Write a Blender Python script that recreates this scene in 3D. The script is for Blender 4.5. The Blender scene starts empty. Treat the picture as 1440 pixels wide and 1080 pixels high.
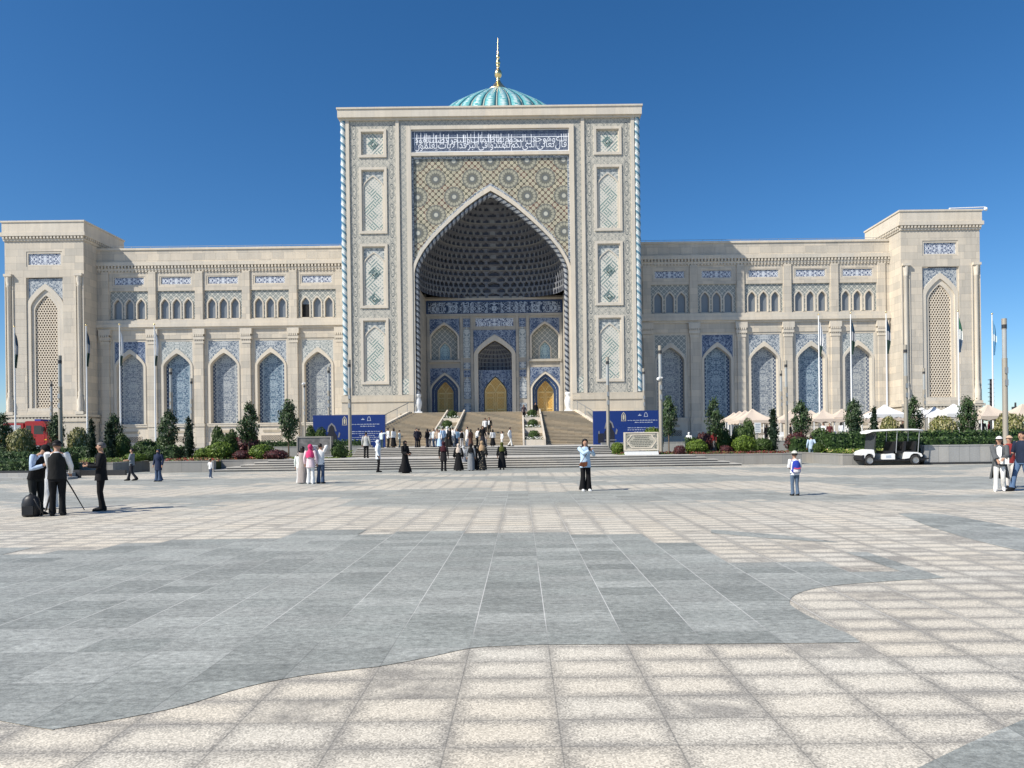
import bpy, bmesh, math, random
from mathutils import Vector, Matrix, Quaternion
from mathutils.geometry import tessellate_polygon
R = random.Random(7)
scene = bpy.context.scene
COL = scene.collection
PI = math.pi
# ---- picture geometry: camera 1.65 m above the plaza
F, CX, CY, H = 1000.0, 733.0, 620.0, 1.65
ROLL = math.radians(0.70)
RC, RS = math.cos(ROLL), math.sin(ROLL)
def uv(x, y):
    dx, dy = x - CX, CY - y
    return dx * RC + dy * RS, -dx * RS + dy * RC
def at(x, y, Y):
    u, v = uv(x, y)
    return Vector((u * Y / F, Y, H + v * Y / F))
def gnd(x, y, z=0.0):
    u, v = uv(x, y)
    Y = (H - z) * F / (-v)
    return Vector((u * Y / F, Y, z))
# ---- mesh builder
class MB:
    post = None
    def __init__(s, ox=0, oz=0):
        s.v = []; s.f = []; s.m = []; s.uv = []; s.sm = []; s.ox = ox; s.oz = oz
    def autouv(s, pts):
        n = Vector((0, 0, 0))
        p0 = Vector(pts[0])
        for i in range(1, len(pts) - 1):
            n += (Vector(pts[i]) - p0).cross(Vector(pts[i + 1]) - p0)
        a = [abs(c) for c in n]
        if a[1] >= a[0] and a[1] >= a[2]: return [(p[0] - s.ox, p[2] - s.oz) for p in pts]
        if a[0] >= a[2]: return [(p[1], p[2] - s.oz) for p in pts]
        return [(p[0] - s.ox, p[1]) for p in pts]
    def face(s, pts, mi=0, uvs=None, sm=False):
        b = len(s.v); s.v += [tuple(p) for p in pts]
        s.f.append(list(range(b, b + len(pts)))); s.m.append(mi); s.sm.append(sm)
        s.uv.append(uvs or s.autouv(pts))
    def box(s, x0, x1, y0, y1, z0, z1, mi=0):
        a = [(x0,y0,z0),(x1,y0,z0),(x1,y1,z0),(x0,y1,z0),(x0,y0,z1),(x1,y0,z1),(x1,y1,z1),(x0,y1,z1)]
        for q in ((0,1,5,4),(1,2,6,5),(2,3,7,6),(3,0,4,7),(4,5,6,7),(3,2,1,0)):
            s.face([a[i] for i in q], mi)
    def grid(s, P, mi=0, closed=False, uvs=None, mf=None, sm=True):
        nr, nc = len(P), len(P[0]); b = len(s.v)
        for r in P: s.v += [tuple(p) for p in r]
        for i in range(nr - 1):
            for j in range(nc if closed else nc - 1):
                k = (j + 1) % nc
                s.f.append([b+i*nc+j, b+i*nc+k, b+(i+1)*nc+k, b+(i+1)*nc+j])
                s.m.append(mf(i, j) if mf else mi); s.sm.append(sm)
                if uvs:
                    k2 = j + 1
                    s.uv.append([uvs(i,j), uvs(i,k2), uvs(i+1,k2), uvs(i+1,j)])
                else:
                    s.uv.append([(j,i),(j+1,i),(j+1,i+1),(j,i+1)])
    def plate(s, outer, holes, y, y2=None, mi=0, mr=None):
        loops = [[Vector((p[0], p[1], 0)) for p in outer]] + [[Vector((p[0], p[1], 0)) for p in h] for h in holes]
        flat = [p for l in loops for p in l]
        for t in tessellate_polygon(loops):
            q = [flat[i] for i in t]
            if (q[1]-q[0]).cross(q[2]-q[0]).z < 0: q.reverse()
            s.face([(p.x, y, p.y) for p in q], mi)
        if y2 is not None:
            for h in holes:
                for i in range(len(h)):
                    a, c = h[i], h[(i+1) % len(h)]
                    s.face([(a[0],y,a[1]),(c[0],y,c[1]),(c[0],y2,c[1]),(a[0],y2,a[1])], mi if mr is None else mr)
    def prism(s, poly, y0, y1, mi=0, back=True):
        s.plate(poly, [], y0, None, mi)
        n = len(poly)
        for i in range(n):
            a, c = poly[i], poly[(i+1) % n]
            s.face([(a[0],y0,a[1]),(a[0],y1,a[1]),(c[0],y1,c[1]),(c[0],y0,c[1])], mi)
        if back: s.plate(poly, [], y1, None, mi)
    def ring(s, po, pi, y0, y1, mi=0, closed=False):
        n = len(po)
        for i in range(n if closed else n - 1):
            j = (i + 1) % n
            a, b, c, d = po[i], po[j], pi[j], pi[i]
            s.face([(a[0],y0,a[1]),(d[0],y0,d[1]),(c[0],y0,c[1]),(b[0],y0,b[1])], mi)
            s.face([(d[0],y0,d[1]),(d[0],y1,d[1]),(c[0],y1,c[1]),(c[0],y0,c[1])], mi)
            s.face([(a[0],y0,a[1]),(b[0],y0,b[1]),(b[0],y1,b[1]),(a[0],y1,a[1])], mi)
    def tube(s, pts, rad, n=8, mi=0, cap=True, flat=None, mod=None, up=None):
        pts = [Vector(p) for p in pts]; m = len(pts); L = 0; P = []; LL = []
        prev = Vector(up) if up else None
        for i in range(m):
            t = (pts[min(i+1,m-1)] - pts[max(i-1,0)])
            if t.length < 1e-9: t = Vector((0,0,1))
            t.normalize()
            if prev is None: prev = Vector((1,0,0)) if abs(t.x) < .9 else Vector((0,1,0))
            a = (prev - t * prev.dot(t))
            if a.length < 1e-6: a = t.orthogonal()
            a.normalize(); prev = a; b = t.cross(a)
            r = rad[i] if isinstance(rad, (list, tuple)) else rad
            rx, ry = r if isinstance(r, (list, tuple)) else (r, r)
            if i: L += (pts[i]-pts[i-1]).length
            LL.append(L); row = []
            for k in range(n):
                an = 2*PI*k/n; g = mod(L, an) if mod else 1
                row.append(pts[i] + a*(rx*g*math.cos(an)) + b*(ry*g*math.sin(an)))
            P.append(row)
        s.grid(P, mi, True, lambda i, j: (j/n, LL[i]))
        if cap:
            s.face(list(reversed(P[0])), mi); s.face(P[-1], mi)
    def lathe(s, prof, c=(0,0,0), n=16, mi=0, sx=1, sy=1, mod=None, uvs=None):
        P = []
        for (r, z) in prof:
            P.append([(c[0]+sx*r*(mod(k/n, z) if mod else 1)*math.cos(2*PI*k/n), c[1]+sy*r*(mod(k/n, z) if mod else 1)*math.sin(2*PI*k/n), c[2]+z) for k in range(n)])
        s.grid(P, mi, True, uvs or (lambda i, j: (j/n, i/len(prof))))
        if prof[0][0] > 1e-4: s.face(list(reversed(P[0])), mi)
        if prof[-1][0] > 1e-4: s.face(P[-1], mi)
    def ball(s, c, r, n=8, mi=0):
        rx, ry, rz = r if isinstance(r, (list, tuple)) else (r, r, r)
        s.lathe([(math.sin(PI*i/n), -rz*math.cos(PI*i/n)) for i in range(n+1)], c, n*2, mi, rx, ry)
    def build(s, name, mats, parent=None, local=False):
        me = bpy.data.meshes.new(name)
        if MB.post: s.v = [MB.post(v) for v in s.v]
        off = Vector((0,0,0))
        if parent and not local:
            p = parent
            while p: off += p.location; p = p.parent
        me.from_pydata([(v[0]-off.x, v[1]-off.y, v[2]-off.z) for v in s.v], [], s.f)
        if not isinstance(mats, (list, tuple)): mats = [mats]
        for m in mats: me.materials.append(m)
        me.polygons.foreach_set('material_index', s.m)
        me.polygons.foreach_set('use_smooth', s.sm)
        l = me.uv_layers.new(name='UVMap')
        fl = []
        for u in s.uv:
            for q in u: fl += [q[0], q[1]]
        l.data.foreach_set('uv', fl)
        me.update()
        o = bpy.data.objects.new(name, me); COL.objects.link(o)
        if parent: o.parent = parent
        return o
def tag(o, label=None, cat=None, group=None, kind=None):
    if label: o['label'] = label
    if cat: o['category'] = cat
    if group: o['group'] = group
    if kind: o['kind'] = kind
    return o
def thing(name, label, cat, loc=(0,0,0), rz=0, group=None):
    o = bpy.data.objects.new(name, None); COL.objects.link(o)
    o.location = loc; o.rotation_euler = (0, 0, rz); o.empty_display_size = .2
    return tag(o, label, cat, group)
def struct(name, mb, mats): return tag(mb.build(name, mats), kind='structure')
KIDS = {}
def dup(root, loc, rz=None, label=None, group=None, sc=None):
    r = root.copy(); COL.objects.link(r); r.location = loc
    if rz is not None: r.rotation_euler = (0, 0, rz)
    if sc: r.scale = sc if isinstance(sc, (tuple, list)) else (sc, sc, sc)
    if label: r['label'] = label
    if group: r['group'] = group
    for c in list(root.children):
        d = c.copy(); COL.objects.link(d); d.parent = r
        for g in list(c.children):
            e = g.copy(); COL.objects.link(e); e.parent = d
    return r
# ---- node expressions
class X:
    def __init__(s, g, k): s.g = g; s.k = k
    def _b(s, op, o, rev=False):
        return s.g.m(op, o, s) if rev else s.g.m(op, s, o)
    def __add__(s, o): return s._b('ADD', o)
    __radd__ = __add__
    def __sub__(s, o): return s._b('SUBTRACT', o)
    def __rsub__(s, o): return s._b('SUBTRACT', o, True)
    def __mul__(s, o): return s._b('MULTIPLY', o)
    __rmul__ = __mul__
    def __truediv__(s, o): return s._b('DIVIDE', o)
    def __lt__(s, o): return s._b('LESS_THAN', o)
    def __gt__(s, o): return s._b('GREATER_THAN', o)
    def fr(s): return s.g.m('FRACT', s)
    def fl(s): return s.g.m('FLOOR', s)
    def ab(s): return s.g.m('ABSOLUTE', s)
    def sn(s): return s.g.m('SINE', s)
    def cs(s): return s.g.m('COSINE', s)
    def sq(s): return s.g.m('SQRT', s)
    def mn(s, o): return s._b('MINIMUM', o)
    def mx(s, o): return s._b('MAXIMUM', o)
    def ping(s, o): return s._b('PINGPONG', o)
    def st(s, a, b):
        """ramp a..b to 0..1, clamped"""
        r = s.g.m('MULTIPLY_ADD', s, 1.0/(b-a), -a/(b-a)); r.k.node.use_clamp = True; return r
class G:
    def __init__(s, name, rough=.7, spec=.3, metal=0.0):
        s.mat = bpy.data.materials.new(name); s.mat.use_nodes = True
        s.nt = s.mat.node_tree; s.b = s.nt.nodes['Principled BSDF']
        s.b.inputs['Roughness'].default_value = rough
        s.b.inputs['Specular IOR Level'].default_value = spec
        s.b.inputs['Metallic'].default_value = metal
    def n(s, t): return s.nt.nodes.new(t)
    def put(s, inp, v):
        if isinstance(v, X): s.nt.links.new(v.k, inp)
        elif hasattr(v, 'is_output'): s.nt.links.new(v, inp)
        elif isinstance(v, (tuple, list)): inp.default_value = (*v, 1) if len(v) == 3 and len(inp.default_value) == 4 else v
        else: inp.default_value = v
    def m(s, op, *a):
        n = s.n('ShaderNodeMath'); n.operation = op
        for i, v in enumerate(a): s.put(n.inputs[i], v)
        return X(s, n.outputs[0])
    def uv(s):
        n = s.n('ShaderNodeUVMap'); n.uv_map = 'UVMap'; p = s.n('ShaderNodeSeparateXYZ')
        s.nt.links.new(n.outputs[0], p.inputs[0]); return X(s, p.outputs[0]), X(s, p.outputs[1])
    def pos(s, obj=False):
        if obj: n = s.n('ShaderNodeTexCoord'); o = n.outputs['Object']
        else: n = s.n('ShaderNodeNewGeometry'); o = n.outputs['Position']
        p = s.n('ShaderNodeSeparateXYZ'); s.nt.links.new(o, p.inputs[0])
        return [X(s, p.outputs[i]) for i in range(3)]
    def vec(s, x, y, z=0.0):
        n = s.n('ShaderNodeCombineXYZ')
        for i, v in enumerate((x, y, z)): s.put(n.inputs[i], v)
        return n.outputs[0]
    def noise(s, v, scale=1, det=2, rough=.5, dist=0):
        n = s.n('ShaderNodeTexNoise'); s.put(n.inputs['Vector'], v)
        n.inputs['Scale'].default_value = scale; n.inputs['Detail'].default_value = det
        n.inputs['Roughness'].default_value = rough; n.inputs['Distortion'].default_value = dist
        return X(s, n.outputs['Fac'])
    def white(s, v):
        n = s.n('ShaderNodeTexWhiteNoise'); n.noise_dimensions = '3D'; s.put(n.inputs['Vector'], v)
        return X(s, n.outputs['Value'])
    def vor(s, v, scale=1, feat='F1'):
        n = s.n('ShaderNodeTexVoronoi'); n.feature = feat; s.put(n.inputs['Vector'], v); n.inputs['Scale'].default_value = scale
        return X(s, n.outputs['Distance'])
    def mix(s, f, a, b):
        n = s.n('ShaderNodeMix'); n.data_type = 'RGBA'
        s.put(n.inputs[0], f); s.put(n.inputs[6], a); s.put(n.inputs[7], b)
        return n.outputs[2]
    def scale(s, c, f):
        n = s.n('ShaderNodeMix'); n.data_type = 'RGBA'; n.blend_type = 'MULTIPLY'; n.inputs[0].default_value = 1
        s.put(n.inputs[6], c); s.put(n.inputs[7], s.vec(f, f, f)); return n.outputs[2]
    def bump(s, h, st=.3, d=.02):
        n = s.n('ShaderNodeBump'); n.inputs['Strength'].default_value = st; n.inputs['Distance'].default_value = d
        s.put(n.inputs['Height'], h); s.nt.links.new(n.outputs[0], s.b.inputs['Normal'])
    def out(s, c):
        s.put(s.b.inputs['Base Color'], c); return s.mat
def plain(name, c, rough=.6, spec=.3, metal=0.0, var=.12, sc=6.0):
    g = G(name, rough, spec, metal); p = g.pos(True)
    n = g.noise(g.vec(*p), sc, 3)
    return g.out(g.scale(tuple(c), n * (2*var) + (1 - var)))
_cl = {}
def cloth(c):
    k = tuple(round(q, 3) for q in c)
    if k not in _cl:
        g = G('cloth', .85, .15); p = g.pos(True)
        n = g.noise(g.vec(p[0]*1.0, p[1]*1.0, p[2]*.35), 14, 2)
        g.bump(n, .5, .03)
        _cl[k] = g.out(g.scale(k, n*.5 + .75))
    return _cl[k]
# ---- materials
def stone_mat(name, c, bw, bh, var=.10, joint=.72, jw=.03, rough=.75):
    g = G(name, rough, .25); p = g.pos()
    a = p[0] + p[1]*1.0
    row = (p[2] / bh).fl(); off = g.white(g.vec(row, 3.3, 0.0)) * .6
    cx = a / bw + off; col = cx.fl()
    rnd = g.white(g.vec(row, col, 0.0))
    jx = (cx.fr() - .5).ab() * bw; jz = ((p[2]/bh).fr() - .5).ab() * bh
    line = (jx > (bw/2 - jw)).mx(jz > (bh/2 - jw))
    n = g.noise(g.vec(*p), .45, 4); n2 = g.noise(g.vec(p[0]*3, p[1]*3, p[2]*.35), .8, 4)
    n3 = g.noise(g.vec(*p), 9, 3)
    f = (rnd * (2*var) + (1-var)) * (n * .22 + .89) * (n2*.3 + .85) * (n3*.12 + .94) * (1 - line*(1-joint))
    g.bump(n3 - line*1.5, .25, .02)
    return g.out(g.scale(g.mix(rnd, c, (c[0]*1.0, c[1]*.965, c[2]*.92)), f))
M = {}
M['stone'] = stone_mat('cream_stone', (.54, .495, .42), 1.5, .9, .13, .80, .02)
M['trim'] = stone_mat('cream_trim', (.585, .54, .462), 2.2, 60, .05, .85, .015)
M['porch'] = stone_mat('porch_shaded_stone', (.40,.375,.33), 1.5, .9, .10, .84, .018)  # facade stone copy with the porch shade put into its colour
M['plinth'] = stone_mat('plinth_stone', (.52, .475, .395), 1.6, .9, .06, .86, .018)
M['granite'] = stone_mat('grey_granite', (.27, .265, .25), 1.2, 3, .1, .75, .012)
M['granite_light'] = stone_mat('pale_granite', (.36, .36, .35), .6, 9, .1, .7, .012)
M['riser'] = stone_mat('shaded_riser_granite', (.15, .148, .14), 1.6, 9, .15, .8, .012)  # step granite painted darker, for risers that catch little sun
M['stair_riser'] = stone_mat('shaded_riser_stone', (.27, .225, .165), 1.4, 9, .15, .8, .012)  # darker copy of the brown tread stone, riser shade painted in
M['step'] = stone_mat('step_granite', (.47, .455, .42), 1.6, 9, .10, .8, .012)
M['travertine'] = stone_mat('brown_step_stone', (.43, .375, .285), 1.4, 9, .14, .8, .012)
M['travertine_pale'] = stone_mat('pale_coping', (.6, .55, .47), 1.4, 9, .08, .8, .012)
def mirror_noise(g, u, v, sc, per, seed=0.0, dist=1.2):
    return g.noise(g.vec(u.ab(), v.ping(per), seed), sc, 1.5, .5, dist)
def arab(name, base, dark, lines, sc=1.6, per=1.9, wid=.055, rough=.35):
    """mirrored scroll work: pale lines on a tiled blue ground"""
    g = G(name, rough, .4); u, v = g.uv()
    a = mirror_noise(g, u, v, sc, per); b = mirror_noise(g, u, v, sc*1.7, per*.7, 7.0)
    l1 = 1 - ((a - .5).ab()).st(wid*.5, wid); l2 = 1 - ((b - .5).ab()).st(wid*.6, wid*1.1)
    r = (u*u + ((v / per).fr()*per - per*.5)*((v / per).fr()*per - per*.5)).sq()
    ring = 1 - ((r*3.2).sn().ab()).st(.08, .18)
    ln = l1.mx(l2).mx(ring * .7)
    gr = g.noise(g.vec(u, v, 2.0), 5, 2)
    c = g.mix(gr.st(.4, .6), base, dark)
    return g.out(g.mix(ln, c, lines))
M['blue'] = arab('blue_tile', (.04,.07,.155), (.025,.048,.11), (.29,.335,.41), 2.0, 1.9, .036)
M['bluefine'] = arab('blue_fine_tile', (.095,.13,.185), (.065,.10,.15), (.48,.50,.50), 2.2, 1.4, .055)
M['cartouche'] = arab('cartouche_tile', (.03,.052,.14), (.025,.042,.105), (.62,.65,.69), 2.2, 1.0, .055)
M['verse'] = arab('verse_ground_tile', (.055,.075,.14), (.04,.055,.105), (.17,.195,.24), 2.6, 1.0, .05)
M['frieze'] = arab('frieze_tile', (.022,.035,.08), (.016,.027,.06), (.42,.47,.53), 1.3, .9, .035)
M['greenfine'] = arab('green_fine_tile', (.20,.235,.235), (.15,.185,.20), (.52,.53,.50), 2.2, 1.2, .06)
M['teal'] = arab('teal_tile', (.06,.14,.22), (.05,.11,.2), (.42,.55,.56), 2.4, 1.1, .08)
def panel_mat(name, c1, c2, ln, mid):
    """tall arched panels: a border band, a rosette field in the middle"""
    g = G(name, .35, .4); u, v = g.uv()
    a = mirror_noise(g, u, v, 2.3, 2.1, 1.0); b = mirror_noise(g, u, v, 4.0, 1.15, 5.0)
    l = (1 - ((a-.5).ab()).st(.02, .05)).mx((1 - ((b-.5).ab()).st(.03, .07))*.8)
    border = (u.ab() > 1.3); edge = 1 - ((u.ab() - 1.22).ab()).st(.03, .07)
    beads = ((v*13).sn() * (u*15).sn()) > .25
    vv = ((v - .6)/2.9).fr()*2.9 - 1.45; r = (u*u + vv*vv).sq()
    star = ((r*7).sn() + (g.m('ARCTAN2', vv, u)*8).cs()*.7) > .75
    inner = l.mx(star * (r < .95))
    pat = g.m('MULTIPLY', border, beads).mx((1-border)*inner).mx(edge)
    gr = g.noise(g.vec(u, v, 2.0), 4, 2)
    return g.out(g.mix(pat, g.mix((1-border)*gr.st(.35,.65)*mid, c1, c2), ln))
M['panel_deep'] = panel_mat('deep_blue_panel', (.035,.06,.125), (.045,.11,.165), (.31,.38,.43), 1.0)
M['panel_pale'] = panel_mat('pale_blue_panel', (.075,.10,.155), (.14,.165,.195), (.41,.43,.43), 1.0)
M['panel_grey'] = panel_mat('grey_blue_panel', (.10,.125,.18), (.18,.20,.225), (.43,.445,.43), 1.0)
def winfield():
    g = G('window_surround_tile', .45, .35); u, v = g.uv()
    s = ((u*9).cs() + (v*9).cs()).ab(); l = 1 - s.st(.25, .5)
    s2 = ((u*18).cs() * (v*18).cs()) > .4
    return g.out(g.mix(l.mx(s2*.5), (.235,.255,.24), (.53,.515,.455)))
M['winfield'] = winfield()
def field():
    """portal side fields: cream stone with thin grey green strapwork"""
    g = G('strapwork_tile', .55, .3); u, v = g.uv(); a = u.ab()
    q = (v / 2.35).fr(); qq = (q - .5).ab() * 2.35
    # long cartouches with rounded ends beside the panels and knots between them
    sx = (a - 2.22).ab(); d = (sx*sx*5.5 + (qq*qq)*.55).sq()
    c1 = 1 - ((d - .62).ab()).st(.04, .085); c2 = 1 - ((d - .42).ab()).st(.03, .065)
    w = ((v*5.4).cs()*.16 + sx) ; wave = 1 - ((w - .32).ab()).st(.02, .05)
    kn = ((u*7.4).cs() + (v*7.4).cs()).ab(); k = 1 - kn.st(.08, .26)
    kuf = ((v*11).sn()*(u*13).sn() > .25) * (d < .36)
    n = g.noise(g.vec(u.ab(), v.ping(1.175), 0.0), 3.2, 2, .5, 1.0); sc = 1 - ((n-.5).ab()).st(.02, .05)
    l = c1.mx(c2*.8).mx(wave*.55).mx(k*.6*(d > .62)).mx(kuf*.8).mx(sc*.55*(d > .62))
    fine = g.noise(g.vec(u, v, 0.0), 12, 2)
    base = g.mix(fine.st(.35,.65), (.54,.51,.435), (.47,.45,.39))
    return g.out(g.mix(l*.95, base, (.11,.13,.135)))
M['field'] = field()
def band():
    g = G('narrow_band_tile', .55, .3); u, v = g.uv(); p = g.pos()
    a, b = p[0], p[2]
    k = ((a*8).cs() + (b*8).cs()).ab(); l = 1 - k.st(.12, .4)
    n = g.noise(g.vec(a, b, 0.0), 5, 2); sc = 1 - ((n-.5).ab()).st(.02, .06)
    return g.out(g.mix(l.mx(sc)*.75, (.46,.44,.385), (.17,.195,.20)))
M['band'] = band()
def kufic(name, pale, line, cell=.27, teal=(.07,.22,.21)):
    """square script laid diagonally: stepped strokes on a pale dotted ground"""
    g = G(name, .4, .35); u, v = g.uv()
    a = (u + v) / (cell*1.414); b = (v - u) / (cell*1.414)
    ia, ib = a.fl(), b.fl(); fa, fb = a.fr(), b.fr()
    h = g.white(g.vec(ia, ib, 1.0)); h2 = g.white(g.vec((ia*.34).fl(), (ib*.34).fl(), 4.0))
    hor = h < .5
    sa = 1 - (((fa - .5).ab())*1.0).st(.20, .28); sb = 1 - (((fb - .5).ab())*1.0).st(.20, .28)
    l = hor*sa + (1-hor)*sb
    big = h2 < .55
    dot = (((fa-.5)*(fa-.5) + (fb-.5)*(fb-.5)) < .05) * (1 - big)
    col = g.mix(h2 < .28, line, teal)
    c = g.mix(l * (big*.85 + .15), pale, col)
    return g.out(g.mix(dot*.6, c, (.12,.22,.23)))
M['kufic'] = kufic('square_script_tile', (.60,.58,.51), (.27,.30,.285), .31, (.19,.27,.25))
M['kufic_open'] = kufic('dotted_script_tile', (.61,.59,.52), (.32,.33,.315), .34, (.22,.28,.265))
def girih():
    """spandrels: big sixteen-point rosettes among cream and olive small stars"""
    g = G('girih_tile', .4, .35); u, v = g.uv()
    sx, sy = 4.38, 4.28
    def cell(ox, oy):
        a = ((u + ox)/sx).fr()*sx - sx/2; b = ((v + oy)/sy).fr()*sy - sy/2
        return a, b, (a*a + b*b).sq()
    a1, b1, r1 = cell(0, 0); a2, b2, r2 = cell(sx/2, sy/2)
    s = r1 < r2
    r = r1.mn(r2)
    th = g.m('ARCTAN2', s*b1 + (1-s)*b2, s*a1 + (1-s)*a2)
    pet = ((th*16).cs()*.5 + (r*9.0).sn()*.8)
    ros = g.mix(pet.st(-.1, .5), (.15,.15,.125), (.36,.345,.265))
    ros = g.mix((r < .22) , ros, (.46,.46,.40))
    ros = g.mix(((r-.34).ab() < .07), ros, (.13,.14,.14))
    ros = g.mix(((r-1.17).ab()).st(.05,.12), (.17,.17,.145), ros)
    # small lattice
    q = .73; a = (u/q).fr()*q - q/2; b = (v/q).fr()*q - q/2; d1 = (a*a+b*b).sq()
    a = ((u+q/2)/q).fr()*q - q/2; b = ((v+q/2)/q).fr()*q - q/2; d2 = (a*a+b*b).sq(); d = d1.mn(d2)
    iid = g.white(g.vec((u/q).fl(), (v/q).fl(), (d1 < d2)*1.0))
    cream = g.mix(iid, (.55,.50,.36), (.45,.415,.31))
    small = g.mix((d - .205).st(0, .03), cream, g.mix(iid > .6, (.115,.11,.08), (.16,.095,.07)))
    small = g.mix(((d-.1).ab()).st(.015, .04), (.30,.28,.2), small)
    c = g.mix(r < 1.2, small, ros)
    n = g.noise(g.vec(u, v, 0.0), 1.2, 2)
    return g.out(g.scale(c, n*.5 + .75))
M['girih'] = girih()
def ropemat(name, c1, c2, c3, k):
    g = G(name, .3, .5); u, v = g.uv()
    f = (u*2 + v*k).fr()
    d = (f > .76) ; l = ((f-.70).ab() < .05).mx((f - .03).ab() < .04)
    fl = ((u*40).sn()*(v*24).sn() > .35)*(1-d)
    c = g.mix(d, c1, c2); c = g.mix(l, c, c3)
    return g.out(g.mix(fl*.5, c, c2))
M['rope'] = ropemat('spiral_column_tile', (.60,.63,.61), (.08,.17,.25), (.30,.48,.5), 1.05)
M['rope_arch'] = ropemat('arch_rope_tile', (.34,.35,.355), (.03,.036,.05), (.03,.036,.05), 1.5)
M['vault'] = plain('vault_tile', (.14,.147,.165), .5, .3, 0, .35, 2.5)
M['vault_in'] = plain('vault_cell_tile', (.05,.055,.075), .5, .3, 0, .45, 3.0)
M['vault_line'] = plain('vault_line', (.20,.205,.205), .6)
def dome():
    g = G('turquoise_dome_tile', .22, .5); u, v = g.uv()
    f = (u*36).fr(); r = (f - .5).ab()
    diam = (((v*46).fr() - .5).ab() + r*1.5) < .42
    n = g.white(g.vec((u*160).fl(), (v*120).fl(), 0.0)); n2 = g.noise(g.vec(u*90, v*30, 0.0), 1.3, 3)
    base = g.mix(n*.6 + n2*.4, (.08,.33,.34), (.19,.48,.48))
    c = g.mix(diam*(n > .25), base, (.62,.70,.68))
    c = g.mix(r > .36, c, (.02,.10,.13)); c = g.mix(r > .455, c, (.42,.46,.38))
    return g.out(c)
M['dome'] = dome()
M['gold'] = plain('gilded_metal', (.86,.66,.33), .3, .5, 1.0, .06)
def wood():
    g = G('carved_golden_wood', .38, .45); u, v = g.uv()
    k = ((u.ab()*16).cs()*(v*16).cs()) > .25
    n = g.noise(g.vec(u*2, v*9, 0.0), 2, 3)
    return g.out(g.scale(g.mix(k*.45, (.66,.39,.10), (.40,.21,.045)), n*.5 + .75))
M['wood'] = wood()
M['wood_trim'] = plain('pale_gold_wood', (.80,.58,.24), .35, .4)
M['glass'] = plain('window_glass', (.19,.205,.22), .22, .6, 0, .1)
M['carglass'] = plain('tinted_glass', (.02,.024,.03), .1, .6)
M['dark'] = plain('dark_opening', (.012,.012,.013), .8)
M['blueband'] = plain('dark_blue_glaze', (.03,.055,.13), .3, .4, 0, .3, 4)
M['lattice'] = plain('carved_lattice_stone', (.64,.56,.45), .75, .2, 0, .08)
M['metal'] = plain('tan_metal', (.36,.325,.265), .5, .4, .2, .08)
M['darkmetal'] = plain('dark_metal', (.05,.05,.052), .4, .4, .3)
M['steel'] = plain('steel_rail', (.42,.42,.41), .35, .5, .6)
M['white'] = plain('white_paint', (.78,.78,.76), .35, .45, 0, .04)
M['whiteletter'] = plain('white_glaze', (.80,.83,.88), .4, .4, 0, .06)
M['black'] = plain('black_plastic', (.016,.016,.018), .45, .4)
M['rubber'] = plain('rubber', (.025,.025,.026), .8)
M['lampglass'] = plain('lamp_glass', (.36,.37,.36), .2, .6)
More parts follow.
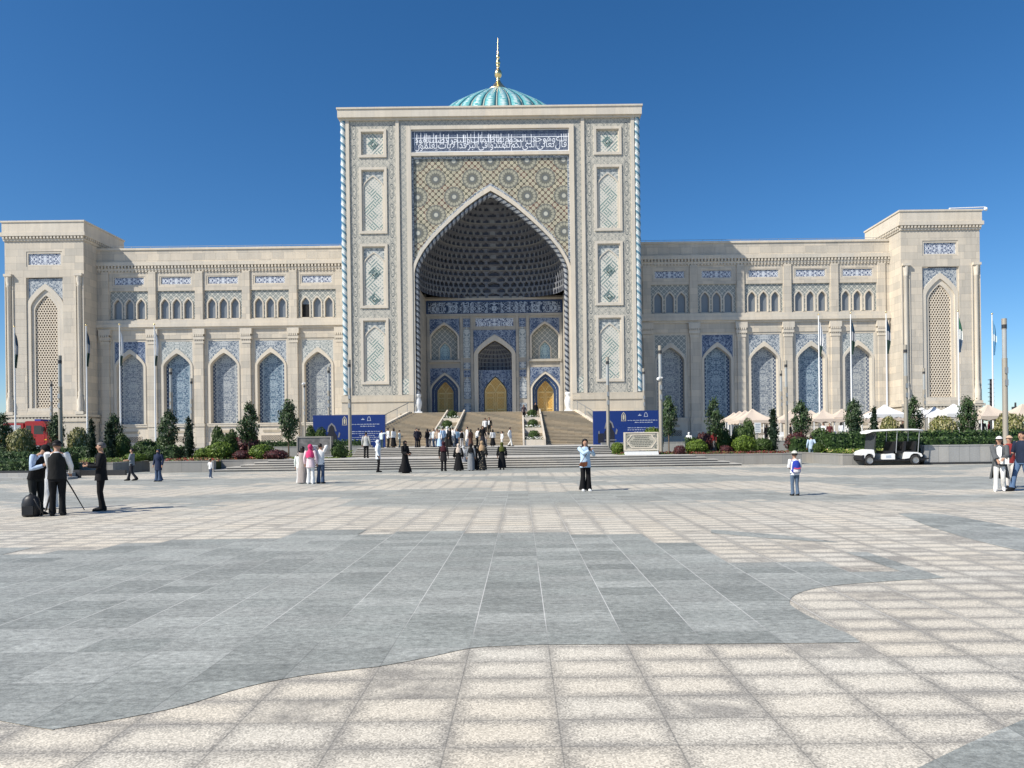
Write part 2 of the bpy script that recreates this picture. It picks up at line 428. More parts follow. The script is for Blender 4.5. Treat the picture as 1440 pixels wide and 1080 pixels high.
def paving(dark):
    g = G('dark_paving' if dark else 'pale_paving', .62, .3); p = g.pos(); x, y = p[0], p[1]
    wob = g.noise(g.vec(x, y, 0.0), .9, 2)
    TX, TY = .63, .372
    cx = (x - .2)/TX; cy = (y - .11)/TY
    ix, iy = cx.fl(), cy.fl(); fx, fy = cx.fr(), cy.fr()
    rnd = g.white(g.vec(ix, iy, 0.0)); rnd2 = g.white(g.vec(ix, iy, 5.0))
    ex = (.5 - (fx-.5).ab())*TX; ey = (.5 - (fy-.5).ab())*TY; e = ex.mn(ey)
    grain = g.noise(g.vec(x, y, 0.0), 130, 2, .7); grain2 = g.noise(g.vec(x, y, 3.0), 42, 3, .7)
    broad = g.noise(g.vec(x, y, 0.0), .22, 4); mid = g.noise(g.vec(x, y, 1.0), 2.6, 4, .6)
    far = y.st(9, 24)
    colr = g.noise(g.vec(ix, iy*.6, 8.0), .5, 2)
    # two stones: near the camera only as laid, farther on a loose pattern of curved bands, stepped at the slabs
    qx, qy = (ix + .5)*TX, (iy + .5)*TY
    wv = g.noise(g.vec(qx*.09, qy*.10, 0.0), 1.0, 2)
    bands = ((qy*.62 + wv*16 + (qx*.05).sn()*3).sn()*.5 + .5)
    nb = g.noise(g.vec(qx*.10, qy*.30, 2.0), 1.0, 3)
    sel = ((bands*.55 + nb*.6) + (rnd - .5)*.28).st(.47, .57) * y.st(16.5, 19)
    streak = g.noise(g.vec(x*1.3, y*7, 0.0), 1.6, 4, .65)
    tone = g.mix(rnd2, (.25,.262,.24), (.325,.333,.306))
    fleck = g.noise(g.vec(x*.7, y, 6.0), 19, 4, .75)
    salt = g.white(g.vec((x*105).fl(), (y*105).fl(), 0.0))
    dk = g.scale(tone, (streak*.5 + .75)*(fleck*1.9 + .05)*(mid*.5 + .75)*(rnd*.26 + .87)*(salt*.3+.85))
    pale = g.mix(colr.st(.35,.65), (.60,.54,.435), (.59,.55,.465))
    stain = g.mix(rnd2, (.225,.21,.185), (.28,.262,.23))
    margin = e + (mid - .5)*.16 + (wob - .5)*.12 + (salt - .5)*.05
    s0 = 1 - margin.st(.0, .125)
    heavy = g.m('MULTIPLY', (rnd < .15), (1-far*.6)) * (mid.st(.38, .6))
    sm = (s0*(rnd2*.3+.62)).mx(heavy*.85)
    lt = g.scale(g.mix(sm, pale, stain), (salt*.55 + .72)*(grain.st(.3,.7)*.3 + .85)*(broad*.3 + .86)*(grain2*.3+.85))
    c = dk if dark else g.mix(sel*.9, lt, dk)
    jx = 1 - ex.st(.0025, .0055); jy = 1 - ey.st(.0015, .004)
    white = g.noise(g.vec(ix*3.1, y*.12, 4.0), 1, 1).st(.39, .44)*y.st(5.6, 6.6)
    jc = g.mix(white, (.10,.10,.095), (.62,.61,.57))
    c = g.mix(jx*(white*.5 + .5)*(1 - far*.3)*.85, c, jc); c = g.mix(jy*.6*(1-far), c, (.12,.115,.11))
    g.bump(grain*.6 + (1-jx)*2 + (1-jy)*2, .12, .01)
    spot = (g.vor(g.vec(x, y, 0.0), .55) < .028)
    return g.out(g.mix(spot*.8, c, (.07,.065,.06)))
M['pave'] = paving(False); M['pave_dark'] = paving(True)
def leafmat(name, c, c2):
    g = G(name, .55, .3); p = g.pos()
    n = g.noise(g.vec(*p), 2.2, 3); w = g.white(g.vec((p[0]*9).fl(), (p[1]*9).fl(), (p[2]*9).fl()))
    return g.out(g.mix(n*.5 + w*.5, c, c2))
LEAF = {
 'oak': [leafmat('dark_leaf', (.018,.042,.014), (.045,.085,.028)), leafmat('mid_leaf', (.03,.06,.018), (.07,.12,.04)), leafmat('grey_leaf', (.05,.075,.04), (.10,.13,.07))],
 'cypress': [leafmat('cypress_leaf', (.007,.018,.009), (.022,.042,.018)), leafmat('cypress_tip', (.016,.032,.015), (.03,.055,.022))],
 'gold': [leafmat('gold_leaf', (.13,.13,.035), (.30,.27,.10)), leafmat('gold_inner', (.06,.085,.02), (.18,.18,.06)), leafmat('gold_tip', (.30,.27,.14), (.42,.38,.22))],
 'lime': [leafmat('lime_leaf', (.07,.12,.012), (.17,.24,.03)), leafmat('lime_inner', (.04,.08,.01), (.11,.16,.02))],
 'box': [leafmat('box_leaf', (.03,.06,.012), (.085,.135,.03)), leafmat('box_inner', (.022,.045,.01), (.06,.10,.02))],
 'hedge': [leafmat('hedge_leaf', (.025,.055,.013), (.08,.135,.035)), leafmat('hedge_dark', (.012,.03,.008), (.04,.075,.02))],
 'red': [leafmat('red_leaf', (.07,.018,.016), (.15,.035,.03)), leafmat('purple_leaf', (.03,.015,.016), (.08,.025,.03))],
}
M['trunk'] = plain('bark', (.16,.12,.085), .85, .1, 0, .3, 8)
M['soil'] = plain('planting_ground', (.06,.075,.03), .95, .1, 0, .5, 3)
# ---- people
SK = {'a': plain('skin', (.42,.24,.16), .55, .3), 'b': plain('skin', (.36,.20,.13), .55, .3)}
HAIR = plain('dark_hair', (.018,.013,.011), .5, .35); HAIRG = plain('grey_hair', (.13,.12,.115), .6)
EYE = plain('eye', (.02,.015,.012), .3); LIP = plain('lips', (.30,.10,.08), .5)
SHOEM = {}
def skinmesh(verts, edges, radii, root, name, mat, parent, sub=1):
    me = bpy.data.meshes.new(name); me.from_pydata([tuple(v) for v in verts], edges, [])
    o = bpy.data.objects.new(name, me); COL.objects.link(o)
    md = o.modifiers.new('s', 'SKIN'); md.use_smooth_shade = True
    for i, d in enumerate(me.skin_vertices[0].data):
        r = radii[i]; d.radius = r if isinstance(r, tuple) else (r, r); d.use_root = (i == root)
    if sub: o.modifiers.new('u', 'SUBSURF').levels = sub
    dg = bpy.context.evaluated_depsgraph_get(); nm = bpy.data.meshes.new_from_object(o.evaluated_get(dg))
    bpy.data.objects.remove(o); bpy.data.meshes.remove(me)
    nm.name = name; nm.materials.clear(); nm.materials.append(mat)
    q = bpy.data.objects.new(name, nm); COL.objects.link(q); q.parent = parent
    return q
def ik(S, T, a, b, pole):
    d = T - S; L = min(max(d.length, .05), (a+b)*.998); dr = d.normalized(); T = S + dr*L
    x = (a*a - b*b + L*L)/(2*L); h = math.sqrt(max(a*a - x*x, 0)); p = pole - dr*pole.dot(dr)
    if p.length < 1e-4: p = dr.orthogonal()
    return S + dr*x + p.normalized()*h, T
def person(label, x, head, foot, z=0.0, yaw=0, top=None, tc=(.5,.5,.5), sleeve='long', bottom='trousers', bc=(.03,.03,.035), flare=1.0, hem=.08,
           hair='short', hc=None, scarf=None, shoes=(.02,.02,.02), lh=None, rh=None, stride=0.0, lean=0, nod=0, turn=0, slim=1.0, child=False, group=None,
           coat=0, open_=None, skin='a', hgt=None, Y=None, detail=True, vest=None, bag=None, cap=None, topz=.84, face=False, hemr=.30, Yadd=0):
    if Y is None:
        g = gnd(x, foot, z)
    else:
        a = at(x, foot, Y); g = Vector((a.x, Y, z))
    v = uv(x, head)[1]; h = hgt or (H + v*g.y/F - z)
    s = h/1.755
    o = thing('person', label, 'person', g, math.radians(yaw), group); o.scale = (s*slim, s*slim, s)
    hs = 1.22 if child else 1.0
    ln = math.radians(lean)
    def up(p):
        p = Vector(p)
        if p.z > .95 and ln:
            d = p - Vector((0,0,.95)); c, q = math.cos(ln), math.sin(ln)
            return Vector((p.x, d.y*c - d.z*q, .95 + d.z*c + d.y*q))
        return p
    HC = Vector((0,-.005,1.64))
    def hd(p):
        """head points: turn and nod about the neck, then the lean of the body"""
        p = (Vector(p) - Vector((0,0,1.53)))*hs
        p.rotate(Quaternion((0,0,1), math.radians(turn))); p.rotate(Quaternion((1,0,0), math.radians(nod)))
        return up(p + Vector((0,0,1.53)))
    V = []; E = []; Rd = []
    def add(p, r, par=None):
        V.append(Vector(p)); Rd.append(r)
        if par is not None: E.append((par, len(V)-1))
        return len(V)-1
    pel = add((0,0,.95), (.13,.10)); wai = add(up((0,0,1.12)), (.12,.095), pel); che = add(up((0,.0,1.30)), (.135,.10), wai)
    uch = add(up((0,.01,1.42)), (.10,.08), che); nk = add(up((0,.005,1.51)), .052, uch)
    jaw = add(hd((0,-.02,1.575)), (.062*hs,.07*hs), nk); hm = add(hd((0,-.008,1.655)), (.078*hs,.095*hs), jaw); add(hd((0,.0,1.725)), (.058*hs,.07*hs), hm)
    if detail:
        add(hd((0,-.118,1.628)), .014*hs, hm)
        for sx in (-1,1): add(hd((sx*.088,.0,1.635)), .016*hs, hm)
    arms = []
    for sx, tg in ((-1, lh), (1, rh)):
        S = up((sx*.185,.01,1.425)); T = Vector(tg) if tg else up((sx*(.27),-.05,.90 if not lean else .95))
        if tg is None and stride: T = Vector((sx*.26, -stride*.5*sx, .92))
        el, T = ik(S, T, .29, .26, Vector((sx*.5,.8,-.35)))
        a = add(S, .055, uch); b = add(el, .040, a); c = add(T, .027, b)
        dr = (T - el).normalized(); sd = dr.cross(Vector((0,1,0))); sd = sd.normalized() if sd.length > .1 else Vector((1,0,0))
        pm = add(T + dr*.055, (.033,.018), c)
        fw = sd.cross(dr).normalized()
        for q, (o_, l_) in enumerate(((-.026,.066),(-.009,.076),(.009,.072),(.025,.055))):
            f1 = add(V[pm] + sd*o_ + dr*(.03+l_*.4), .0085, pm); add(V[f1] + dr*l_*.55 + fw*.02*(1 if q % 2 else 1.4), .007, f1)
        th = add(T + dr*.035 - sd*.035*sx + fw*.012, .010, c); add(V[th] + dr*.035 - sd*.015*sx + fw*.01, .008, th)
        arms.append((S, el, T))
    legs = []
    for sx in (-1,1):
        fy = stride*sx; hip = Vector((sx*.088,0,.90)); ank = Vector((sx*.10, fy + (.02 if not stride else .0), .085 + (.07 if stride and fy > 0 else 0)))
        kn, ank = ik(hip, ank, .414, .406, Vector((0,-1,.05)))
        a = add(hip, .085, pel); b = add(kn, .055, a); c = add(ank, .038, b)
        tp = Vector((ank.x + sx*.02, ank.y - .15, .035 + (.0 if fy <= 0 else .01))); add(tp + Vector((0,.03,0)), .022, c); add(Vector((ank.x, ank.y+.03, ank.z-.04)), .022, c)
        legs.append((hip, kn, ank, tp))
    skinmesh(V, E, Rd, 0, 'body', SK[skin], o, 1)
    def B(t, name, col): return t.build(name, cloth(col) if isinstance(col, tuple) else col, o, True)
    def loft(t, rings, n=16, fold=0.0, k=7, mi=0):
        P = []
        for (zz, rx, ry, *cy) in rings:
            c0 = cy[0] if cy else 0; row = []
            for j in range(n):
                an = 2*PI*j/n; f = 1 + fold*math.sin(k*an + zz*2)*max(0, min(1, (1.0-zz)*1.6))
                row.append(up((rx*f*math.cos(an), c0 + ry*f*math.sin(an), zz)))
            P.append(row)
        t.grid(P, mi, True)
        t.face(P[-1], mi)
    # lower garment
    if bottom == 'trousers':
        t = MB(); loft(t, [(.80,.165,.12),(.90,.175,.13),(1.0,.155,.118),(1.03,.15,.112)])
        for hip, kn, ank, tp in legs:
            e = ank + (ank - kn).normalized()*.03
            t.tube([hip + Vector((0,0,.02)), hip.lerp(kn,.5), kn, kn.lerp(ank,.55), e], [.102,.088,.068*max(1,flare*.8),.066*flare,hem*flare if flare > 1 else hem], 10)
        B(t, 'trousers', bc)
    else:
        z1 = {'skirt': .12, 'long': .05, 'knee': .45}[bottom]
        t = MB(); n = 22
        loft(t, [(z1,hemr,hemr*.82,.02),(z1+.18,hemr*.93,hemr*.74,.02),(.55,.235,.18),(.85,.195,.14),(1.0,.16,.12),(1.06,.15,.115)], n, .07)
        B(t, 'skirt' if top != 'dress' else 'dress', bc if top != 'dress' else tc)
    # upper garment
    t = MB(); w = 1.0
    loft(t, [(topz,.185 + .02*coat,.135 + .02*coat),(.95,.18 + .015*coat,.132),(1.10,.162,.12),(1.25,.175,.125),(1.36,.19,.12),(1.43,.175,.105),(1.475,.11,.085),(1.50,.068,.066)], 16, .03*coat)
    for S, el, T in arms:
        end = T if sleeve == 'long' else el.lerp(T, .05)
        pts = [S - (el-S)*.18, S, S.lerp(el,.5), el] + ([el.lerp(T,.5), end] if sleeve == 'long' else [])
        rd = [.06,.078,.066,.058] + ([.052,.045] if sleeve == 'long' else [])
        if sleeve == 'wide': pts = [S - (el-S)*.18, S, S.lerp(el,.5), el, el.lerp(T,.5), el.lerp(T,.92)]; rd = [.06,.08,.075,.075,.085,.10]
        if sleeve == 'short': rd[-1] = .064
        t.tube(pts, rd, 10)
    tn = {'dress': 'bodice', None: 'shirt'}.get(top, top)
    B(t, tn, tc)
    if open_:   # shirt front and lapels showing between the fronts of a jacket
        t = MB(); t.face([up(p) for p in ((-.055,-.165,1.02),(.055,-.165,1.02),(.075,-.14,1.40),(0,-.11,1.47),(-.075,-.14,1.40))]); B(t, 'shirt_front', open_)
    if vest:
        t = MB(); loft(t, [(.86,.20,.148),(1.1,.178,.134),(1.25,.188,.138),(1.36,.185,.132),(1.43,.155,.115),(1.475,.10,.09)], 16); B(t, 'vest', vest)
    # shoes
    t = MB()
    for hip, kn, ank, tp in legs:
        hl = Vector((ank.x, ank.y+.075, ank.z-.045)); P = []
        for f, rx, rz in ((-.06,.035,.045),(.1,.054,.075),(.4,.056,.07),(.8,.054,.046),(1.04,.03,.025)):
            c = hl.lerp(Vector((tp.x, tp.y-.06, tp.z-.01)), f)
            P.append([(c.x + rx*math.cos(2*PI*j/8), c.y, max(.002, c.z + rz*math.sin(2*PI*j/8))) for j in range(8)])
        t.grid(P, 0, True); t.face(P[0]); t.face(P[-1])
    B(t, 'shoes', shoes)
    # head wear
    def shell(rx, ry, rz, cz, keep, name, col, cy=.008, n=20, m=12):
        t = MB(); q = []
        P = [[(rx*math.sin(PI*i/m)*math.cos(2*PI*j/n), cy + ry*math.sin(PI*i/m)*math.sin(2*PI*j/n), cz + rz*math.cos(PI*i/m)) for j in range(n)] for i in range(m+1)]
        for i in range(m):
            for j in range(n):
                k = (j+1) % n; f = [P[i][j], P[i+1][j], P[i+1][k], P[i][k]]
                c = [sum(p[a] for p in f)/4 for a in range(3)]
                if keep(c[0], c[1], c[2]-cz): t.face([hd(p) for p in f], 0, None, True)
        return B(t, name, col)
    hcol = hc or HAIR
    if hair == 'short': shell(.094,.112,.108,1.665, lambda x,y,z: (z > .035 - .3*max(0,-y)*0 and (y > -.075 or z > .05)) or (y > .0 and z > -.055), 'hair', hcol)
    elif hair == 'long':
        shell(.102,.116,.116,1.66, lambda x,y,z: (z > .045) or (y > -.03), 'hair', hcol)
        t = MB(); P = [[hd((rx*math.cos(2*PI*j/10), .035 + ry*math.sin(2*PI*j/10), zz)) for j in range(10)] for zz, rx, ry in ((1.67,.10,.09),(1.57,.105,.08),(1.46,.11,.06),(1.38,.08,.04),(1.33,.03,.02))]; t.grid(P, 0, True)
        B(t, 'hair', hcol)
    elif hair == 'bun': shell(.096,.112,.110,1.665, lambda x,y,z: (z > .045) or (y > .0 and z > -.06), 'hair', hcol)
    if scarf:
        shell(.108,.124,.122,1.655, lambda x,y,z: not (y < -.05 and -.09 < z < .06 and abs(x) < .075), 'headscarf', scarf)
        t = MB(); P = []
        for zz, rx, ry, cy in ((1.60,.098,.108,.0),(1.53,.085,.095,.0),(1.47,.13,.115,0),(1.40,.205,.15,.0),(1.28,.215,.16,.0),(1.18,.19,.15,.02)):
            P.append([up((rx*math.cos(2*PI*j/16), cy + ry*math.sin(2*PI*j/16), zz + (.03*math.sin(j*1.9) if zz < 1.3 else 0))) for j in range(16)])
        t.grid(P, 0, True); B(t, 'scarf_drape', scarf)
    if cap:
        shell(.104,.118,.122,1.655, lambda x,y,z: z > .02, 'cap', cap)
        t = MB(); t.face([hd(p) for p in ((-.08,-.09,1.70),(-.06,-.185,1.685),(0,-.205,1.685),(.06,-.185,1.685),(.08,-.09,1.70),(0,-.1,1.715))]); B(t, 'cap_brim', cap)
    if face:
        t = MB()
        for sx in (-1,1): t.ball(tuple(hd((sx*.032,-.096,1.662))), .011, 4)
        t.build('eyes', EYE, o, True)
        t = MB(); t.ball(tuple(hd((0,-.093,1.592))), (.022,.008,.007), 4); t.build('mouth', LIP, o, True)
    if bag:
        kind, col = bag; t = MB()
        if kind == 'shoulder':
            t.prism([(.16,.80),(.15,1.02),(.36,1.02),(.37,.80)], -.10, .10); t.tube([(.17,0,1.0),(.05,-.14,1.3),(-.12,-.05,1.5),(-.1,.1,1.45),(.1,.14,1.2),(.3,.02,1.02)], .011, 5)
        elif kind == 'belly':
            t.prism([(-.26,.86),(-.22,.98),(.02,.99),(.0,.86),(-.12,.82)], -.21, -.14); t.tube([(-.2,-.17,.96),(0,-.16,1.25),(.12,-.05,1.5),(.1,.12,1.4),(-.1,.15,1.1)], .01, 5)
        elif kind == 'hand': t.box(.18,.40,-.06,.06,.52,.80); t.tube([(.22,0,.8),(.26,0,.95),(.36,0,.8)], .01, 5)
        elif kind == 'clutch': t.box(-.02,.26,-.30,-.24,.88,1.08)
        elif kind == 'back':
            P = [[(rx*math.cos(2*PI*j/12), .19 + ry*math.sin(2*PI*j/12), zz) for j in range(12)] for zz, rx, ry in ((.92,.10,.05),(.95,.17,.09),(1.15,.175,.10),(1.32,.15,.085),(1.41,.09,.05),(1.43,.02,.02))]; t.grid(P, 0, True); t.face(P[0])
            for sx in (-1,1): t.tube([(sx*.1,.14,1.36),(sx*.12,.0,1.48),(sx*.12,-.12,1.38),(sx*.15,-.1,1.15),(sx*.15,.1,1.0)], .018, 6)
        b = tag(t.build('bag' if kind != 'back' else 'rucksack', cloth(col), None), None); b.parent = o
        return o, b, s
    return o
BK = (.012,.012,.013); WHT = (.72,.72,.71); NV = (.025,.035,.07); JN = (.06,.09,.15); GY = (.22,.22,.23); LB = (.38,.52,.68); BG = (.45,.38,.33)
CR = 'visitors gathered on the steps'
def free(r, label, cat, name):
    """a carried thing is a thing of its own: keep its place, drop the parent"""
    o, b, s = r; bpy.context.view_layer.update(); m = b.matrix_world.copy(); b.parent = None; b.matrix_world = m; b.name = name; tag(b, label, cat); return o, b
# near group at left
person('man in dark vest and pale blue shirt bending over the tripod camera', 51, 634, 724, yaw=70, topz=.9, tc=(.40,.50,.66), vest=BK, bc=(.02,.022,.022), lean=24, nod=26, lh=(-.12,-.42,1.18), rh=(.14,-.42,1.10), cap=BK, hair='short', hgt=1.78, face=True)
person('man in black cap and dark vest with white sleeves seen from behind', 81, 627, 725, yaw=205, topz=.9, tc=WHT, vest=(.018,.018,.018), bc=BK, lh=(-.24,-.24,1.0), rh=(.10,-.34,1.05), cap=BK, hair='short', nod=14, hgt=1.79)
person('person in long white clothes mostly hidden behind the capped man', 69, 640, 716, yaw=20, top='dress', tc=WHT, bottom='long', hemr=.22, hair='none', scarf=WHT, hgt=1.6)
person('man in black suit standing with hands raised to his chest', 143, 629, 718, yaw=-62, top='jacket', tc=(.012,.012,.014), bc=(.012,.012,.013), open_=(.6,.6,.6), coat=1, lh=(-.10,-.30,1.22), rh=(.12,-.28,1.16), hair='short', hc=HAIRG, topz=.78, face=True, hgt=1.74)
b0 = gnd(50, 725.5); bp = thing('camera_backpack', 'black upright camera backpack on the paving at far left', 'backpack', (b0.x, b0.y-.15, 0), .2)
t = MB(); P = [[(rx*math.cos(2*PI*j/14), ry*math.sin(2*PI*j/14), z) for j in range(14)] for z, rx, ry in ((.0,.16,.13),(.03,.19,.15),(.3,.2,.15),(.42,.17,.13),(.5,.1,.08),(.52,.03,.03))]; t.grid(P, 0, True); t.build('bag_body', M['black'], bp, True)
t = MB(); t.tube([(.12,-.12,.42),(.22,-.2,.3),(.3,-.1,.05),(.2,0,.02)], .02, 6); t.tube([(-.05,0,.5),(0,0,.57),(.05,0,.5)], .014, 5); t.build('strap', M['black'], bp, True)
t = MB(); t.box(-.12,.12,-.19,-.14,.06,.26); t.build('pocket', M['black'], bp, True)
g0 = gnd(77, 720); tp = thing('camera_tripod', 'black tripod with a video camera among the left men', 'tripod', (g0.x, g0.y+.15, 0), .3)
for k in range(3):
    an = k*2.094 + .25; t = MB(); t.tube([(0,0,1.15),(.30*math.cos(an),.30*math.sin(an),.55),(.56*math.cos(an),.56*math.sin(an),0)], [.022,.018,.012], 6); t.build('leg', M['black'], tp, True)
t = MB(); t.tube([(0,0,1.0),(0,0,1.3)], .025, 8); t.ball((0,0,1.16), .05, 4); t.build('column', M['black'], tp, True)
t = MB(); t.box(-.07,.07,-.16,.16,1.3,1.42); t.tube([(0,-.16,1.36),(0,-.26,1.36)], .045, 10); t.build('video_camera', M['black'], tp, True)
# people crossing in front of the planters
person('man in grey t-shirt and dark trousers striding left past the planter', 186, 631, 676, yaw=-80, tc=(.20,.22,.24), sleeve='short', bc=(.025,.025,.03), stride=.24, lh=(-.1,-.28,1.1), rh=(.15,-.3,1.12))
person('woman in navy hooded coat and wide blue jeans beside the planter', 223, 632, 677, yaw=-10, top='coat', tc=NV, bc=JN, flare=1.5, hem=.1, hair='none', scarf=NV, coat=1, topz=.62)
person('small child in white top and jeans alone before the steps', 296, 646, 672, yaw=150, tc=WHT, bc=JN, child=True, shoes=WHT, rh=(.2,-.2,1.2))
# three women at the grey slab
person('woman in long grey-beige dress with black hair, left of the pink scarf', 426, 628, 680, yaw=175, top='dress', tc=(.33,.29,.27), bottom='long', hemr=.24, hair='long', rh=(-.12,-.2,1.2), lh=(-.3,-.1,1.15), shoes=WHT)
person('person in white cardigan partly behind the grey-beige dressed woman', 421, 634, 679.6, yaw=170, tc=(.66,.70,.66), bc=(.62,.62,.6), hair='long', shoes=WHT, slim=.9)
person('woman in pink headscarf and pink-white top with white trousers', 437, 625, 680.5, yaw=180, tc=(.70,.55,.58), bc=WHT, scarf=(.55,.05,.15), hair='none', flare=1.2, topz=.74, shoes=WHT, coat=1)
person('woman in white shirt and jeans lifting her hands to her head', 451, 624, 680, yaw=172, tc=WHT, bc=JN, hair='bun', lh=(-.16,-.12,1.62), rh=(.16,-.12,1.62), flare=1.15)
# on the lower steps
person('man in pale grey shirt walking up the steps toward the blue board', 515, 612, 646.5, z=.65, Y=46.6, yaw=180, tc=(.42,.42,.40), bc=BK, hgt=1.68, coat=1)
person('person in white hooded top and black trousers at the foot of the steps', 532, 619, 664, yaw=100, tc=(.66,.70,.74), bc=BK, hair='none', scarf=(.68,.72,.75), topz=.72)
person('woman in flowing black abaya at the foot of the steps', 570, 620, 665.3, yaw=55, top='dress', tc=BK, bottom='long', hemr=.40, hair='none', scarf=BK, sleeve='wide', lh=(-.12,-.24,1.05), rh=(.1,-.26,1.05))
# on the platform
Z = 1.25
def crowd(x, head, label, Yp, **k):
    return person(label, x, head, 628, z=Z, Y=Yp, group=k.pop('group', CR), detail=False, **k)
crowd(537, 605, 'person in pale top pointing with raised arm at the left board', 54, yaw=150, tc=(.6,.68,.70), bc=(.05,.08,.10), lh=(-.5,-.3,1.55))
crowd(546, 602, 'student in white shirt and black trousers right of the left board', 54, yaw=120, tc=WHT, bc=BK)
crowd(553.5, 602, 'student in white shirt with long black skirt by the left board', 53.5, yaw=-120, tc=(.7,.7,.68), bc=BK, bottom='skirt', hair='long')
crowd(562, 605, 'person in pale mint shirt and grey trousers by the left board', 54, yaw=90, tc=(.55,.62,.62), bc=(.2,.24,.24))
crowd(586, 602, 'man in navy clothes standing alone between board and crowd', 53.5, yaw=40, tc=(.03,.03,.045), bc=(.02,.02,.03))
crowd(589, 603, 'person in dark clothes right behind the lone navy man', 54.6, yaw=-140, tc=(.025,.02,.025), bc=BK)
for a in [
 (601, 603, 'leftmost of the crowd, dark haired person in black', dict(tc=BK, bc=(.05,.05,.06), hair='long')),
 (604.5, 604, 'person in white top and grey trousers at the crowd left end', dict(tc=WHT, bc=GY)),
 (610, 603, 'student in pale shirt and blue jeans with long dark hair', dict(tc=(.55,.6,.62), bc=JN, hair='long')),
 (615, 603, 'person in light brown top behind the jeans student', dict(tc=(.40,.30,.22), bc=JN)),
 (618, 605, 'shorter student in white and light blue skirt', dict(tc=WHT, bc=LB, bottom='skirt', hair='long')),
 (623, 601, 'person in light blue shirt in the middle of the crowd', dict(tc=LB, bc=(.1,.13,.18))),
 (629, 600, 'woman in white headscarf and long black dress in the crowd', dict(tc=BK, bc=BK, bottom='long', scarf=WHT, hair='none', top='dress')),
 (633, 602, 'woman in black with white collar in the crowd', dict(tc=BK, bc=BK, bottom='skirt', hair='long', open_=WHT)),
 (637, 601, 'tall person in white shirt and white trousers', dict(tc=WHT, bc=(.66,.64,.6), hair='short')),
 (643, 603, 'person in denim blue jacket and jeans', dict(tc=(.12,.2,.3), bc=JN, hair='long')),
 (649.5, 604, 'student in white blouse and patterned pale trousers', dict(tc=WHT, bc=(.45,.45,.47), vest=BK)),
 (657, 600, 'tall person in long white robe', dict(tc=(.70,.69,.66), bc=(.68,.67,.64), bottom='long', top='dress', hemr=.2)),
 (662, 604, 'woman in brown dress beside the white robe', dict(tc=(.13,.07,.05), bc=(.12,.06,.04), bottom='skirt', hair='long')),
 (671, 602, 'person in white shirt and black trousers leaning forward', dict(tc=WHT, bc=BK, lean=12)),
 (679, 599, 'woman in black with a striped scarf over her shoulder', dict(tc=BK, bc=(.03,.03,.035), bottom='skirt', hair='long', scarf=None)),
 (683, 604, 'person in beige coat just right of the woman in black', dict(tc=(.4,.34,.28), bc=GY, top='coat', coat=1)),
 (693, 604, 'woman in white blouse and long black skirt', dict(tc=WHT, bc=BK, bottom='skirt', hair='long'))]:
    crowd(a[0], a[1], a[2], R.uniform(52.8, 55.2), yaw=R.uniform(-180,180), **a[3])
crowd(706, 607, 'small child in white pyjama-like clothes on the platform', 55, yaw=-60, tc=WHT, bc=(.66,.66,.64), child=True)
free(person('man in white shirt and white trousers walking on the platform', 717.5, 601, 626, z=Z, Y=54, yaw=80, tc=WHT, bc=(.66,.66,.63), stride=.18, detail=False, bag=('shoulder', (.03,.05,.10))), 'navy bag at the side of the man in white on platform', 'bag', 'shoulder_bag')
# on the stair
def onstair(x, head, label, z, **k):
    Yp = 66 + (z-1.25)*17/3.8 - .15
    return person(label, x, head, 610, z=z, Y=Yp, detail=False, group='people on the main stair', **k)
onstair(682.5, 587, 'left one of the couple on the stair, in white blouse', 2.27, yaw=10, tc=WHT, bc=BK, hair='long', hgt=1.66)
onstair(688, 587, 'right one of the couple on the stair, white shirt under black jacket', 2.27, yaw=-10, top='jacket', tc=BK, open_=WHT, bc=BK, hgt=1.74)
onstair(737, 576, 'person in dark top at the upper end of the right planter', 4.03, yaw=0, tc=(.06,.045,.05), bc=BK, hair='long', hgt=1.6)
onstair(753.5, 573, 'person in black at the top right of the right planter', 4.2, yaw=20, tc=BK, bc=BK, top='coat', coat=1, hgt=1.7)
# women at the foot of the steps
person('man in dark coat at the left of the group of robed women', 624, 621, 662.5, yaw=175, top='coat', tc=(.02,.018,.02), bc=BK, coat=1, topz=.62, hair='none', scarf=(.05,.015,.02), bag=None)
person('woman in black robe under a large beige shawl', 645, 624, 662, yaw=190, top='dress', tc=BK, bottom='long', hemr=.33, hair='none', scarf=(.52,.44,.37), sleeve='wide')
person('person in grey robe behind the beige shawl', 652, 627, 658.5, yaw=160, top='dress', tc=(.22,.23,.25), bottom='long', hemr=.28, hair='none', scarf=(.5,.5,.5))
person('woman in long fitted grey dress and black headscarf', 662.5, 624, 662, yaw=185, top='dress', tc=(.20,.21,.22), bottom='long', hemr=.24, hair='none', scarf=BK)
person('woman in black robe just right of the grey dress', 668.5, 626, 661, yaw=170, top='dress', tc=BK, bottom='long', hemr=.26, hair='none', scarf=BK)
gf = G('floral_cloth', .8, .2); q_ = gf.pos(True); vv = gf.vor(gf.vec(*q_), 11); FLO = gf.out(gf.mix(vv < .22, (.016,.016,.017), (.42,.36,.24)))
person('woman in black flowered dress and tan headscarf', 678, 620, 661.5, yaw=180, top='dress', tc=FLO, bottom='long', hemr=.30, hair='none', scarf=(.36,.25,.15), sleeve='wide', rh=(.22,-.15,1.2))
person('woman in plain black abaya and olive scarf apart from the group', 706, 622, 660.5, yaw=185, top='dress', tc=BK, bottom='skirt', hemr=.27, hair='none', scarf=(.07,.08,.02), sleeve='wide')
